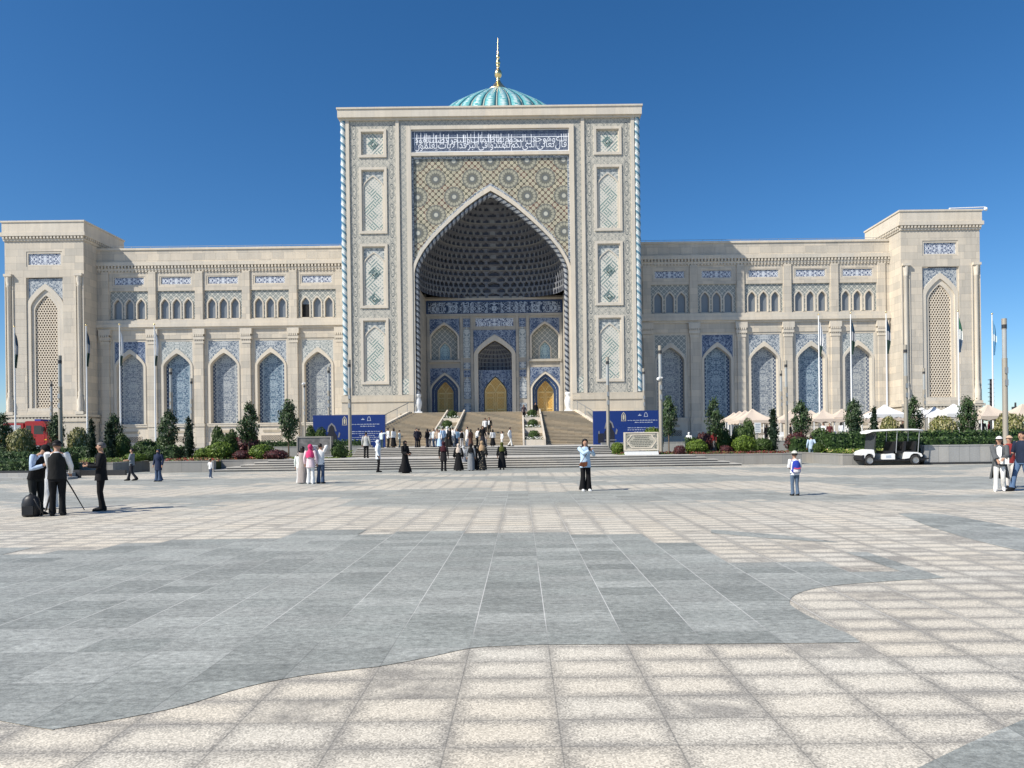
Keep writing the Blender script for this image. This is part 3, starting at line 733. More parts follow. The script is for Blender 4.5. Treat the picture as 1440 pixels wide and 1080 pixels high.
# single figures on the square
r = free(person('woman in light blue shirt and black flared trousers taking a picture', 823.5, 617.5, 690.5, yaw=12, tc=(.42,.56,.70), bc=(.010,.010,.011), flare=1.55, hem=.085, hair='long', face=True, lh=(.02,-.42,1.38), rh=(.10,-.36,1.36), shoes=WHT, topz=.80, coat=.5, bag=('belly', (.16,.06,.03))), 'brown crossbody bag at the waist of the woman in light blue', 'bag', 'crossbody_bag')
w0 = r[0]; t = MB(); t.box(-.04,.04,-.50,-.488,1.38,1.52); ph = t.build('phone', M['black']); ph.parent = w0; bpy.context.view_layer.update(); mw = ph.matrix_world.copy(); ph.parent = None; ph.matrix_world = mw; ph.name = 'mobile_phone'; tag(ph, 'black phone held up before the face of the woman in light blue', 'phone')
ro = free(person('boy in white t-shirt, jeans and pale cap seen from behind', 1118, 636, 697, yaw=178, tc=WHT, sleeve='short', bc=(.10,.14,.2), cap=(.52,.52,.45), child=True, shoes=BK, lh=(-.12,-.25,1.1), rh=(.12,-.25,1.1), bag=('back', (.025,.05,.32))), 'blue child backpack with pink and white pocket on the boy', 'backpack', 'child_backpack')
t = MB(); P = [[(rx*math.cos(2*PI*j/12), .22 + ry*math.sin(2*PI*j/12), zz) for j in range(12)] for zz, rx, ry in ((.94,.11,.05),(.97,.145,.09),(1.08,.14,.085),(1.12,.10,.05))]; t.grid(P, 0, True); t.face(P[-1])
pk = t.build('pocket', cloth((.72,.68,.68)), None); pk.parent = ro[1]
t = MB(); t.tube([(-.13,.29,1.12),(0,.32,1.10),(.13,.29,1.12)], .025, 6); pp = t.build('trim', cloth((.6,.08,.15)), None); pp.parent = ro[1]
person('man in light blue shirt and jeans walking between the right planters', 1141, 612.5, 648, yaw=170, tc=(.45,.56,.68), bc=(.22,.30,.38), stride=.2, flare=1.2, shoes=(.3,.28,.27))
person('person in white cloak behind the ball bush near the plaque', 969, 605, 622, z=.65, Y=54.5, yaw=160, top='dress', tc=WHT, bottom='long', hemr=.36, hair='none', scarf=WHT, hgt=1.5)
person('woman in dark red top and grey skirt on the right bed path', 1002.5, 602, 630, z=.65, Y=53, yaw=-20, tc=(.20,.025,.03), bc=(.2,.2,.21), bottom='skirt', hair='long', hgt=1.62)
person('person in dark red beside the woman in grey skirt', 1007, 604, 630, z=.65, Y=53.8, yaw=30, tc=(.16,.02,.03), bc=(.12,.03,.04), bottom='skirt', hair='long', hgt=1.55)
# walking group at far right
r = free(person('woman in white cap and sunglasses with an open grey kimono', 1406, 614, 690.5, yaw=-35, top='kimono', tc=(.10,.105,.11), bc=(.66,.65,.62), open_=WHT, cap=(.66,.65,.62), hair='long', face=True, coat=1, stride=.12, topz=.80, lh=(-.05,-.30,1.0), rh=(.12,-.3,1.05), sleeve='wide', shoes=WHT, bag=('clutch', (.66,.64,.6))), 'white handbag held by the woman in grey kimono', 'bag', 'handbag')
w1 = r[0]
t = MB(); n = 12
P = [[((.185+q*.10)*math.cos(math.radians(-38 + 256*j/(n-1))), (.14+q*.13)*math.sin(math.radians(-38 + 256*j/(n-1))), .98 - q*.58 + .03*math.sin(j*2.1)*q) for j in range(n)] for q in (0,.33,.66,1)]
t.grid(P, 0); t.build('kimono_skirt', cloth((.085,.09,.09)), w1, True)
t = MB(); 
for sx in (-1,1): t.ball((sx*.033,-.098,1.662), (.028,.012,.02), 4)
t.build('sunglasses', M['black'], w1, True)
person('person in dark red jacket and tan cap behind the kimono woman', 1420, 616, 686, yaw=-20, tc=(.22,.03,.03), bc=(.55,.52,.48), cap=(.50,.36,.25), hair='short', stride=.1, hgt=1.62)
person('man in navy t-shirt and jeans striding at the right picture edge', 1437.5, 607, 690.5, yaw=-70, tc=(.018,.026,.05), sleeve='short', bc=(.085,.14,.24), hair='short', stride=.30, lh=(-.18,-.22,1.02), rh=(.2,.12,.95), face=True, skin='a', shoes=BK)
# seated and standing guests under the tents, mostly hidden by the hedge
for k, (x, hd_, lab, c1) in enumerate([(1078,596,'dark clad guest behind the tall cypress at the tents',BK),(1112,592,'guest in black under the tent by the paired lamps',BK),(1158,594,'guest in white shirt under the tent before the fourth niche',WHT),(1167,596,'guest in dark red clothes left of the tree with cypress',(.10,.03,.03)),
 (1183,594,'guest in pale shirt left of the tree with cypress',(.6,.62,.64)),(1191,596,'guest in white just left of the cypress trunk',WHT),(1270,596,'dark clad guest behind the golf cart roof',BK),(1352,592,'guest in black behind the far right round tree',BK),(1368,594,'guest in dark clothes right of the far right round tree',(.03,.03,.04)),(1382,592,'tall guest in dark grey under the big cream tent',(.06,.06,.07)),(1391,596,'guest in dark red under the big cream tent',(.09,.02,.03)),(1400,598,'seated looking guest in white under the big cream tent',WHT)]):
    person(lab, x, hd_, 620, z=1.25, Y=60.2 + .5*(k % 3), yaw=R.uniform(-180,180), tc=c1, bc=BK, hair='short' if k % 2 else 'long', hgt=R.uniform(1.5,1.72), group='guests under the tents', detail=False)
# ---- the building
XC = -3.3
PY, WY, TY_, IY = 85.0, 89.8, 87.6, 92.5      # portal face, wing wall, tower face, back wall of the porch
PR = [(0,1),(.08,.957),(.16,.912),(.32,.803),(.48,.671),(.645,.526),(.77,.404),(.88,.272),(.96,.14),(.99,.06),(1,0)]
def prof(t):
    t = abs(t)
    for (a, b), (c, d) in zip(PR, PR[1:]):
        if t <= c: return b + (d-b)*(t-a)/(c-a)
    return 0
def curve(cx, hw, zs, za, n=12):
    ts = [-math.sin(PI/2*i/n) for i in range(n, -1, -1)]
    ts += [-t for t in reversed(ts[:-1])]
    return [(cx + hw*t, zs + (za-zs)*prof(t)) for t in ts]
def arch(cx, hw, z0, zs, za, n=12):
    return [(cx-hw, z0)] + curve(cx, hw, zs, za, n) + [(cx+hw, z0)]
def rect(x0, x1, z0, z1): return [(x0,z0),(x0,z1),(x1,z1),(x1,z0)]
def span_poly(x0, x1, z0, z1, cv):
    cv = [(a, max(b, z0+.01)) for a, b in cv]
    return [(x0,z0),(x0,z1),(x1,z1),(x1,z0),(cv[-1][0],z0)] + list(reversed(cv)) + [(cv[0][0],z0)]
def frame(mb, x0, x1, z0, z1, w, y0, y1, mi=0):
    mb.ring(rect(x0-w, x1+w, z0-w, z1+w), rect(x0, x1, z0, z1), y0, y1, mi, True)
bld = thing('museum_building', 'monumental cream stone building with a tiled central portal, two long wings and turquoise dome', 'building', (XC, 90, 1.2))
BASE = 1.0
def dentils(mb, x0, x1, y, z0, z1, step, w, d):
    x = x0
    while x + w <= x1 + 1e-6:
        mb.box(x, x+w, y-d, y+.05, z0, z1); x += step
# -- wings
BAY = [22.3 + 5.93*k for k in range(5)]
arch_mats = {-1: ['panel_grey', 'panel_deep', 'panel_pale', 'panel_deep', 'panel_grey'], 1: ['panel_grey', 'panel_deep', 'panel_pale', 'panel_deep', 'panel_grey']}
span_mats = {-1: ['greenfine', 'bluefine', 'bluefine', 'greenfine', 'blue'], 1: ['winfield', 'blue', 'bluefine', 'bluefine', 'greenfine']}
def setback(y0, y1):
    k = y1/y0
    return lambda v: (v[0]*k, v[1] + y1 - y0, H + (v[2]-H)*k)
MB.post = setback(89.8, 94.06)
for s in (-1, 1):
    xa, xb = sorted((XC + s*17.0, XC + s*50.6))
    cs = sorted(XC + s*b for b in BAY)
    w = MB()
    w.plate(rect(xa, xb, BASE, 16.6), [rect(c-2.15, c+2.15, 2.0, 15.04) for c in cs], WY, WY+.16)
    w.plate(rect(xa, xb, 17.3, 24.7), [rect(c-2.05, c+2.05, 21.82, 23.0) for c in cs] + [rect(c-2.4, c+2.4, 17.55, 21.14) for c in cs], WY, WY+.22)
    w.face([(xa,WY,24.6),(xb,WY,24.6),(xb,WY,26.5),(xa,WY,26.5)])
    w.face([(xa,WY,26.5),(xb,WY,26.5),(xb,WY+20,26.5),(xa,WY+20,26.5)])
    w.build('wing_wall', M['stone'], bld)
    L = MB()
    L.box(xa, xb, WY-.42, WY, 16.53, 16.95); L.box(xa, xb, WY-.30, WY, 16.95, 17.42); L.box(xa, xb, WY-.18, WY, 16.25, 16.53)
    L.build('ledge', M['trim'], bld)
    C = MB()
    C.box(xa, xb, WY-.34, WY, 24.3, 24.75); dentils(C, xa, xb, WY-.16, 23.98, 24.3, .42, .22, .14); C.box(xa, xb, WY-.16, WY, 23.72, 23.98); dentils(C, xa, xb, WY-.05, 23.52, 23.72, .42, .22, .08)
    C.box(xa, xb, WY-.12, WY+.3, 26.3, 26.56)
    C.build('cornice', M['trim'], bld)
    P = MB()
    x = xa
    for x in [xa + (xb-xa)*i/14 for i in range(15)]: P.box(x-.02, x+.02, WY+.3, WY+.34, 26.56, 26.86)
    P.box(xa, xb, WY+.3, WY+.34, 26.83, 26.87); P.build('roof_railing', M['steel'], bld)
    for i, b in enumerate(BAY):
        c = XC + s*b
        # arched niche: stone arch, spandrel, tiled panel half a metre back
        f = MB(c, 4.5); zs, zo, zi = 11.6, 13.85, 13.25
        rO = rect(c-2.15, c+2.15, 2.0, 15.04)
        f.ring(arch(c, 1.98, 4.3, zs, zo), arch(c, 1.70, 4.3, zs, zi), WY+.02, WY+.90)
        f.box(c-2.15, c-1.95, WY+.10, WY+.16, 4.3, 14.75); f.box(c+1.95, c+2.15, WY+.10, WY+.16, 4.3, 14.75); f.box(c-2.16, c+2.16, WY+.10, WY+.18, 14.75, 15.06)
        f.box(c-2.15, c+2.15, WY-.06, WY+.92, 3.95, 4.32); f.box(c-2.15, c+2.15, WY-.12, WY, 4.2, 4.34)
        f.box(c-2.15, c+2.15, WY+.10, WY+.16, 1.2, 3.95)
        fr = f.build('arch_frame', M['trim'], bld)
        if i >= 0:
            q = MB(c, 2)
            frame(q, c-1.3, c+1.3, 1.9, 2.75, .06, WY+.04, WY+.10)
            for a in range(-3, 13):
                for sg in (-1, 1):
                    xa, xb, za, zb = c-1.3+a*.22, c-1.3+a*.22+.85, 1.9, 2.75
                    if sg < 0: xa, xb = xb, xa
                    f0 = max(0, ((c-1.3)-xa)/(xb-xa) if sg > 0 else ((c+1.3)-xa)/(xb-xa)); f1 = min(1, ((c+1.3)-xa)/(xb-xa) if sg > 0 else ((c-1.3)-xa)/(xb-xa))
                    if f1 - f0 > .05:
                        p0 = (xa+(xb-xa)*f0, za+(zb-za)*f0); p1 = (xa+(xb-xa)*f1, za+(zb-za)*f1)
                        q.face([(p0[0]-.035, WY+.06, p0[1]), (p0[0]+.035, WY+.06, p0[1]), (p1[0]+.035, WY+.06, p1[1]), (p1[0]-.035, WY+.06, p1[1])])
            q.build('vent_grille', M['lattice'], fr)
            q = MB(c, 2)
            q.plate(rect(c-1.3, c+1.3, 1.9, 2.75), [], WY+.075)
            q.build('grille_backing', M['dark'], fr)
            q = MB(c, 3)
            q.prism([(c-1.0,3.15),(c-1.15,3.3),(c-1.0,3.45),(c+1.0,3.45),(c+1.15,3.3),(c+1.0,3.15)], WY+.05, WY+.1)
            q.build('brown_plaque', plainbrown if 'plainbrown' in globals() else M['travertine'], fr)
        t = MB(c, 13.0); t.plate(span_poly(c-1.95, c+1.95, 11.6, 14.75, curve(c, 1.93, zs, zo-.06)), [], WY+.13); t.build('spandrel_panel', M[span_mats[s][i]], fr)
        t = MB(c, 4.4); t.prism(arch(c, 1.75, 4.3, zs, zi+.04), WY+.84, WY+.95, 0, False); t.build('tiled_panel', M[arch_mats[s][i]], fr)
        # inscription
        t = MB(c, 22.4); t.box(c-1.85, c+1.85, WY+.14, WY+.3, 22.0, 22.86); ip = t.build('inscription_panel', M['cartouche'], bld)
        t = MB(); frame(t, c-1.88, c+1.88, 21.98, 22.88, .16, WY+.04, WY+.25); t.build('frame', M['trim'], ip)
        # three windows in a tiled field
        t = MB(c, 17.55); holes = [arch(c+o, .61, 17.56, 19.5, 20.3, 6) for o in (-1.47, 0, 1.47)]
        t.plate(rect(c-2.4, c+2.4, 17.55, 21.14), holes, WY+.18); t.build('window_surround', M['winfield'], bld)
        for k, o in enumerate((-1.47, 0, 1.47)):
            t = MB(); t.ring(arch(c+o, .65, 17.56, 19.5, 20.38, 6), arch(c+o, .49, 17.56, 19.45, 20.13, 6), WY+.10, WY+.55); t.box(c+o-.65, c+o+.65, WY+.1, WY+.5, 17.45, 17.62)
            wn = t.build('window', M['trim'], bld)
            t = MB(c+o, 17.5); t.prism(arch(c+o, .51, 17.6, 19.45, 20.16, 6), WY+.42, WY+.46)
            t.build('pane', M['glass'], wn)
            if s < 0 and i == 0 and k == 0:
                t = MB(); t.box(c+o-.47, c+o+.47, WY+.38, WY+.415, 17.64, 19.3); t.build('open_sash', M['dark'], wn)
    px = [XC + s*(b - 2.965) for b in BAY] + [XC + s*(BAY[-1] + 2.965)]
    for c in px:
        t = MB()
        t.box(c-.55, c+.55, WY-.28, WY, BASE, 4.0); t.box(c-.62, c+.62, WY-.36, WY, 3.95, 4.34); t.box(c-.50, c+.50, WY-.24, WY, 4.3, 14.4)
        t.box(c-.47, c+.47, WY-.16, WY, 17.4, 23.55)
        pl = t.build('pilaster', M['stone'], bld)
        t = MB(); t.box(c-.58, c+.58, WY-.30, WY, 14.4, 14.75); t.box(c-.68, c+.68, WY-.40, WY, 14.9, 15.3); dentils(t, c-.60, c+.60, WY-.28, 14.75, 14.9, .24, .16, .06)
        dentils(t, c-.66, c+.66, WY-.36, 15.3, 15.55, .26, .18, .1); t.box(c-.74, c+.74, WY-.44, WY, 15.55, 16.25)
        t.build('capital', M['trim'], pl)
# -- corner towers
HEXC = .33; MB.post = setback(87.6, 91.15)
for s in (-1, 1):
    c = XC + s*55.2; x0, x1 = c-4.86, c+4.86; y = TY_
    t = MB()
    holes = [rect(c-2.2, c+2.2, 23.85, 25.7), rect(c-2.27, c+2.27, 6.0, 22.5)]
    t.plate(rect(x0, x1, 1.0, 27.1), holes, y, y+.35)
    t.face([(x0,y,1),(x0,y,27.1),(x0,y+12,27.1),(x0,y+12,1)]); t.face([(x1,y,1),(x1,y+12,1),(x1,y+12,27.1),(x1,y,27.1)])
    t.plate(rect(x0, x1, 1.0, 27.1), [], y+12)
    tw = t.build('corner_tower', M['stone'], bld)
    t = MB(); e = .12
    t.box(x0-e, x1+e, y-e, y+9, 27.0, 27.25); 
    for k in range(int((x1-x0)/.42)+1): t.box(x0+k*.42-.1, x0+k*.42+.14, y-.3, y, 27.25, 27.55)
    for k in range(20):
        t.box(x0-.3, x0, y+.1+k*.42, y+.34+k*.42, 27.25, 27.55); t.box(x1, x1+.3, y+.1+k*.42, y+.34+k*.42, 27.25, 27.55)
    t.box(x0-.36, x1+.36, y-.36, y+9, 27.55, 28.0); t.box(x0-.2, x1+.2, y-.2, y+9, 28.0, 29.25); t.box(x0-.3, x1+.3, y-.3, y+9.1, 29.25, 29.45)
    t.build('tower_cornice', M['trim'], tw)
    t = MB(); t.box(x0-.12, x1+.12, y-.14, y+3, .8, 4.7); t.box(x0-.22, x1+.22, y-.26, y+3, 4.7, 5.1); dentils(t, x0-.2, x1+.2, y-.2, 5.1, 5.3, .42, .24, .06); t.box(x0-.3, x1+.3, y-.34, y+3, 5.3, 5.6)
    t.build('tower_base', M['plinth'], tw)
    t = MB(c, 24.8); t.box(c-1.98, c+1.98, y+.2, y+.34, 24.1, 25.45); t.build('inscription_panel', M['cartouche'], tw)
    t = MB(); frame(t, c-2.0, c+2.0, 24.08, 25.47, .2, y+.06, y+.3); t.build('inscription_frame', M['trim'], tw)
    f = MB(); f.ring(arch(c, 2.22, 6.0, 19.2, 21.75), arch(c, 1.78, 6.0, 18.9, 21.05), y+.10, y+.42); f.ring(arch(c, 1.80, 6.0, 18.9, 21.05), arch(c, 1.38, 6.0, 18.5, 20.35), y+.28, y+.66); f.box(c-2.27, c+2.27, y+.02, y+1.0, 6.0, 6.4)
    f.box(c-2.27, c-2.1, y+.2, y+.34, 6.0, 22.5); f.box(c+2.1, c+2.27, y+.2, y+.34, 6.0, 22.5)
    f.build('tower_arch_frame', M['trim'], tw)
    t = MB(c, 21); t.plate(span_poly(c-2.1, c+2.1, 19.0, 22.4, curve(c, 2.09, 19.2, 21.6)), [], y+.24); t.build('spandrel_panel', M['bluefine'], tw)
    # pierced lattice: hexagon stars cut through, dark room behind
    t = MB(c, 6); r0 = HEXC/2; nx = 9
    dx = HEXC; dz = HEXC*.866; row = 0; z = 6.4
    while z < 20.5:
        for k in range(-5, 6):
            xx = c + k*dx + (dx/2 if row % 2 else 0)
            if abs(xx - c) > 1.55: continue
            lim = 18.5 + 1.9*prof(min(1, abs(xx-c)/1.45))
            if z > lim + .2: continue
            po = [(xx + r0/.866*math.sin(PI/3*q), z + r0/.866*math.cos(PI/3*q)) for q in range(6)]
            pi = [(xx + r0*.76*math.sin(PI/3*q+ (PI/6 if (k+row) % 3 else 0)), z + r0*.76*math.cos(PI/3*q + (PI/6 if (k+row) % 3 else 0))) for q in range(6)]
            for q in range(6):
                q2 = (q+1) % 6
                t.face([(po[q][0],y+.42,po[q][1]),(pi[q][0],y+.42,pi[q][1]),(pi[q2][0],y+.42,pi[q2][1]),(po[q2][0],y+.42,po[q2][1])])
                t.face([(pi[q][0],y+.42,pi[q][1]),(pi[q][0],y+.60,pi[q][1]),(pi[q2][0],y+.60,pi[q2][1]),(pi[q2][0],y+.42,pi[q2][1])])
        z += dz; row += 1
    t.build('lattice_screen', M['lattice'], tw)
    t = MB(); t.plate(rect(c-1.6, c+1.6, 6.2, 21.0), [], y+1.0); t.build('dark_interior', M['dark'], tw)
    for q in (-1, 1):
        xc = c + q*4.33; t = MB()
        t.lathe([(.34,5.9),(.40,6.2),(.36,6.5),(.40,7.2),(.26,7.9),(.30,8.2),(.22,8.5),(.24,8.9),(.24,21.3),(.31,21.4),(.26,21.55),(.33,22.0),(.35,22.6)], (xc, y-.05, 0), 12)
        t.box(xc-.48, xc+.48, y-.42, y, 22.6, 22.9); t.box(xc-.5, xc+.5, y-.4, y, 5.6, 5.95)
        t.box(xc-.52, xc-.42, y-.1, y, 5.9, 22.6); t.box(xc+.42, xc+.52, y-.1, y, 5.9, 22.6)
        t.build('corner_column', M['trim'], tw)
# -- portal
MB.post = None
p = MB(XC, 0)
hw = 17.9
op = arch(XC, 9.2, 5.05, 21.84, 31.57, 24)
pan = [(39.05, 35.75), (34.5, 26.65), (25.35, 17.75), (16.5, 8.65)]
def sidehole(c): return [rect(c-1.62, c+1.62, b, t) for t, b in pan]
for s in (-1, 1):
    c = XC + s*14.04
    f = MB(c, 7.0); f.plate(rect(c-2.8, c+2.8, 7.3, 40.3), sidehole(c), PY, PY+.2); f.build('strapwork_field', M['field'], bld)
    t = MB()
    t.box(XC+s*17.02-.2, XC+s*17.02+.2, PY-.16, PY+.5, 7.3, 40.3); t.box(XC+s*11.06-.2, XC+s*11.06+.2, PY-.16, PY+.2, 7.3, 40.3)
    t.box(XC+s*9.72-.28, XC+s*9.72+.28, PY-.22, PY+.3, 6.7, 39.3)
    t.build('vertical_moulding', M['trim'], bld)
    t = MB(); t.box(XC+s*10.43-.42, XC+s*10.43+.42, PY-.02, PY+.2, 7.3, 39.35); t.build('narrow_band', M['band'], bld)
    t = MB(XC+s*10.43, 8.2); t.box(XC+s*10.43-.40, XC+s*10.43+.40, PY-.05, PY-.02, 7.4, 9.2); t.build('square_panel', M['kufic_open'], bld)
    for k, (zt, zb) in enumerate(pan):
        t = MB(); frame(t, c-1.36, c+1.36, zb+.26, zt-.26, .3, PY-.13, PY+.3); frame(t, c-1.25, c+1.25, zb+.36, zt-.36, .12, PY+.02, PY+.3)
        fr = t.build('panel_frame', M['trim'], bld)
        a, b = zb+.36, zt-.36
        if k == 0:
            t = MB(c, (a+b)/2); t.plate(rect(c-1.25, c+1.25, a, b), [], PY+.22); t.build('square_script_panel', M['kufic_open'], fr)
            t = MB(c, (a+b)/2); z = (a+b)/2
            for r_ in (.66, .40): t.ring([(c-r_,z),(c,z+r_),(c+r_,z),(c,z-r_)], [(c-r_+.13,z),(c,z+r_-.13),(c+r_-.13,z),(c,z-r_+.13)], PY+.17, PY+.22, 0, True)
            for q in range(3): t.prism([(c-.22+q*.16,z-.2+q*.1),(c-.15+q*.16,z-.13+q*.1),(c+.0+q*.16,z-.28+q*.1),(c-.07+q*.16,z-.35+q*.1)], PY+.17, PY+.22, 0, False)
            t.build('diamond_script', plain('script_glaze', (.15,.24,.225), .35), fr)
        else:
            t = MB(c, zb); zs = zt - 2.2; za = zt - .95
            t.plate(rect(c-1.25, c+1.25, zs-.2, b), [], PY+.16); t.build('spandrel_panel', M['greenfine'], fr)
            t = MB(c, zb+.2); t.prism(arch(c, 1.12, a, zs, za-.1), PY+.10, PY+.2); t.build('script_panel', M['kufic' if k % 2 else 'kufic_open'], fr)
            t = MB(); t.ring(arch(c, 1.25, a, zs, za+.08), arch(c, 1.10, a, zs, za-.1), PY+.02, PY+.2); t.build('arch_moulding', M['trim'], fr)
            if k == 2:
                t = MB()
                for z in (zs - 1.2, zs - 4.3):
                    for r_ in (.74, .42): t.ring([(c-r_,z),(c,z+r_),(c+r_,z),(c,z-r_)], [(c-r_+.13,z),(c,z+r_-.13),(c+r_-.13,z),(c,z-r_+.13)], PY+.05, PY+.1, 0, True)
                    for q in range(3): t.prism([(c-.26+q*.18,z-.2+q*.1),(c-.18+q*.18,z-.12+q*.1),(c+.02+q*.18,z-.3+q*.1),(c-.06+q*.18,z-.38+q*.1)], PY+.05, PY+.1, 0, False)
                t.build('diamond_script', M['teal_script'] if 'teal_script' in M else plain('script_glaze', (.15,.23,.22), .35), fr)
    # twisted corner column
    cx = XC + s*17.55
    t = MB(); n = 420
    t.tube([(cx, PY+.18, 7.4 + 32.8*i/n) for i in range(n+1)], .36, 12, 0, True, None, lambda L, an: 1 + .10*math.cos(2*(an) + 2*PI*L*1.05), (1,0,0))
    t.build('spiral_column', M['rope'], bld)
    t = MB(); t.box(XC+s*17.9-.02 if s > 0 else XC-17.9, XC+s*17.9 if s > 0 else XC-17.88, PY+.5, PY+24, 7.3, 40.3)
    t.box(*sorted((XC+s*17.2, XC+s*17.88)), PY+.4, PY+.8, 7.3, 40.3)
    t.build('portal_side_wall', M['stone'], bld)
    # plinth under the side field
    t = MB(); xs = sorted((XC + s*9.45, XC + s*18.05))
    t.box(*xs, PY-.22, PY+1, 1.0, 6.5); t.box(xs[0]-.06 if s < 0 else xs[0], xs[1]+.06 if s > 0 else xs[1], PY-.32, PY+1, 6.5, 6.9); t.box(*xs, PY-.24, PY+.9, 6.9, 7.3)
    t.box(*sorted((XC+s*17.0, XC+s*18.05)), PY+1, PY+24, 1, 7.3)
    t.build('portal_plinth', M['plinth'], bld)
    # porch column: twisted rope foot with vase base
    cx = XC + s*9.0; t = MB()
    t.lathe([(.36,5.05),(.42,5.2),(.32,5.4),(.3,5.6),(.42,6.0),(.46,6.4),(.34,6.8),(.28,7.0),(.36,7.15),(.4,7.3),(.3,7.45)], (cx, PY+.30, 0), 14)
    t.box(cx-.5, cx+.5, PY-.15, PY+.75, 5.05, 5.3)
    t.build('vase_base', M['white'], bld)
t = MB(XC, 38)
t.box(XC-18.1, XC+18.1, PY-.5, PY+24, 40.35, 41.3); t.box(XC-18.2, XC+18.2, PY-.6, PY+24.1, 41.3, 41.5); t.box(XC-17.95, XC+17.95, PY-.25, PY+.6, 40.1, 40.35)
t.box(XC-9.9, XC+9.9, PY-.2, PY+.3, 38.95, 39.35); t.box(XC-9.5, XC+9.5, PY-.2, PY+.3, 35.8, 36.2)
t.build('portal_cornice', M['trim'], bld)
t = MB(XC, 39); t.box(XC-10.85, XC+10.85, PY-.02, PY+.2, 39.35, 40.1); t.build('narrow_band', M['band'], bld)
t = MB(XC, 37.5); t.box(XC-9.5, XC+9.5, PY+.12, PY+.3, 36.15, 39.0); calli = t.build('calligraphy_panel', M['verse'], bld)
# the verse on the frieze, as joined presentation forms laid right to left
FORM = {}
def _f(ch, c, n): FORM[ch] = (c, n)
for ch, c, n in (('ا',0xFE8D,2),('ب',0xFE8F,4),('ة',0xFE93,2),('ت',0xFE95,4),('ج',0xFE9D,4),('ح',0xFEA1,4),('د',0xFEA9,2),('ذ',0xFEAB,2),('ر',0xFEAD,2),('ص',0xFEB9,4),('ظ',0xFEC5,4),('ع',0xFEC9,4),('ف',0xFED1,4),('ق',0xFED5,4),('ك',0xFED9,4),('ل',0xFEDD,4),('م',0xFEE1,4),('ن',0xFEE5,4),('ه',0xFEE9,4),('و',0xFEED,2),('ى',0xFEEF,2),('ي',0xFEF1,4),('ﻵ',0xFEF5,2)): _f(ch, c, n)
def shape(txt):
    txt = txt.replace('لآ', 'ﻵ'); out = []
    for w in txt.split(' '):
        for i, ch in enumerate(w):
            c, n = FORM[ch]
            prv = i > 0 and FORM[w[i-1]][1] == 4; nxt = n == 4 and i < len(w)-1
            out.append(chr(c + (3 if prv and nxt else 1 if prv else 2 if nxt else 0)))
        out.append(' ')
    return ''.join(reversed(out)).strip()
def text_mesh(body, name, mat, parent, cx, cz, y, width, height, depth=.03, offset=0.0):
    cu = bpy.data.curves.new(name, 'FONT'); cu.body = body; cu.extrude = 0; cu.offset = offset; cu.resolution_u = 2
    o = bpy.data.objects.new(name, cu); COL.objects.link(o)
    dg = bpy.context.evaluated_depsgraph_get(); me = o.evaluated_get(dg).to_mesh()
    vs = [v.co.copy() for v in me.vertices]; fs = [list(q.vertices) for q in me.polygons]
    o.evaluated_get(dg).to_mesh_clear(); bpy.data.objects.remove(o)
    if not vs: return None
    a, b = min(v.x for v in vs), max(v.x for v in vs); c, d = min(v.y for v in vs), max(v.y for v in vs)
    t = MB()
    for q in fs:
        t.face([(cx + ((vs[i].x-a)/(b-a) - .5)*width, y, cz + ((vs[i].y-c)/(d-c) - .5)*height) for i in q])
    return t.build(name, mat, parent)
verse = 'قال الله تعالى وهو الذي جعل لكم النجوم لتهتدوا بها في ظلمات البر والبحر قد فصلنا الآيات لقوم يعلمون'
def glyphs(body):
    cu = bpy.data.curves.new('glyph', 'FONT'); cu.body = body; cu.resolution_u = 2; cu.offset = -.004
    o = bpy.data.objects.new('glyph', cu); COL.objects.link(o)
    dg = bpy.context.evaluated_depsgraph_get(); me = o.evaluated_get(dg).to_mesh()
    vs = [v.co.copy() for v in me.vertices]; fs = [list(q.vertices) for q in me.polygons]
    o.evaluated_get(dg).to_mesh_clear(); bpy.data.objects.remove(o); return vs, fs
tiers = [[], []]; words = verse.split(' ')
for i, wd in enumerate(words):
    vs_, fs_ = glyphs(shape(wd)); xs_ = [v.x for v in vs_]; tiers[i % 2].append((vs_, fs_, min(xs_), max(xs_)))
t = MB()
for q, row in enumerate(tiers):
    tot = sum(r_[3]-r_[2] for r_ in row); sc = (18.2 - .12*(len(row)-1))/tot; x = XC + 9.15; zb = 36.75 if q == 0 else 37.42
    for vs_, fs_, xa, xb in row:
        x -= (xb-xa)*sc
        for f_ in fs_: t.face([(x + (vs_[i].x-xa)*sc, PY+.10 - .004*q, zb + vs_[i].y*1.28) for i in f_])
        x -= .12
t.build('verse_lettering', M['whiteletter'], calli)
t = MB()
t.box(XC-9.3, XC+9.3, PY+.095, PY+.11, 37.98, 38.06)
for k in range(30):
    x = XC - 9.1 + 18.2*(k + R.uniform(-.3,.3))/45
    if R.random() < .75: t.box(x-.035, x+.035, PY+.088, PY+.11, 37.2, R.uniform(38.3, 38.75))
frame(t, XC-9.35, XC+9.35, 36.4, 38.85, .07, PY+.09, PY+.12)
t.build('tall_letter_stroke', M['whiteletter'], calli)
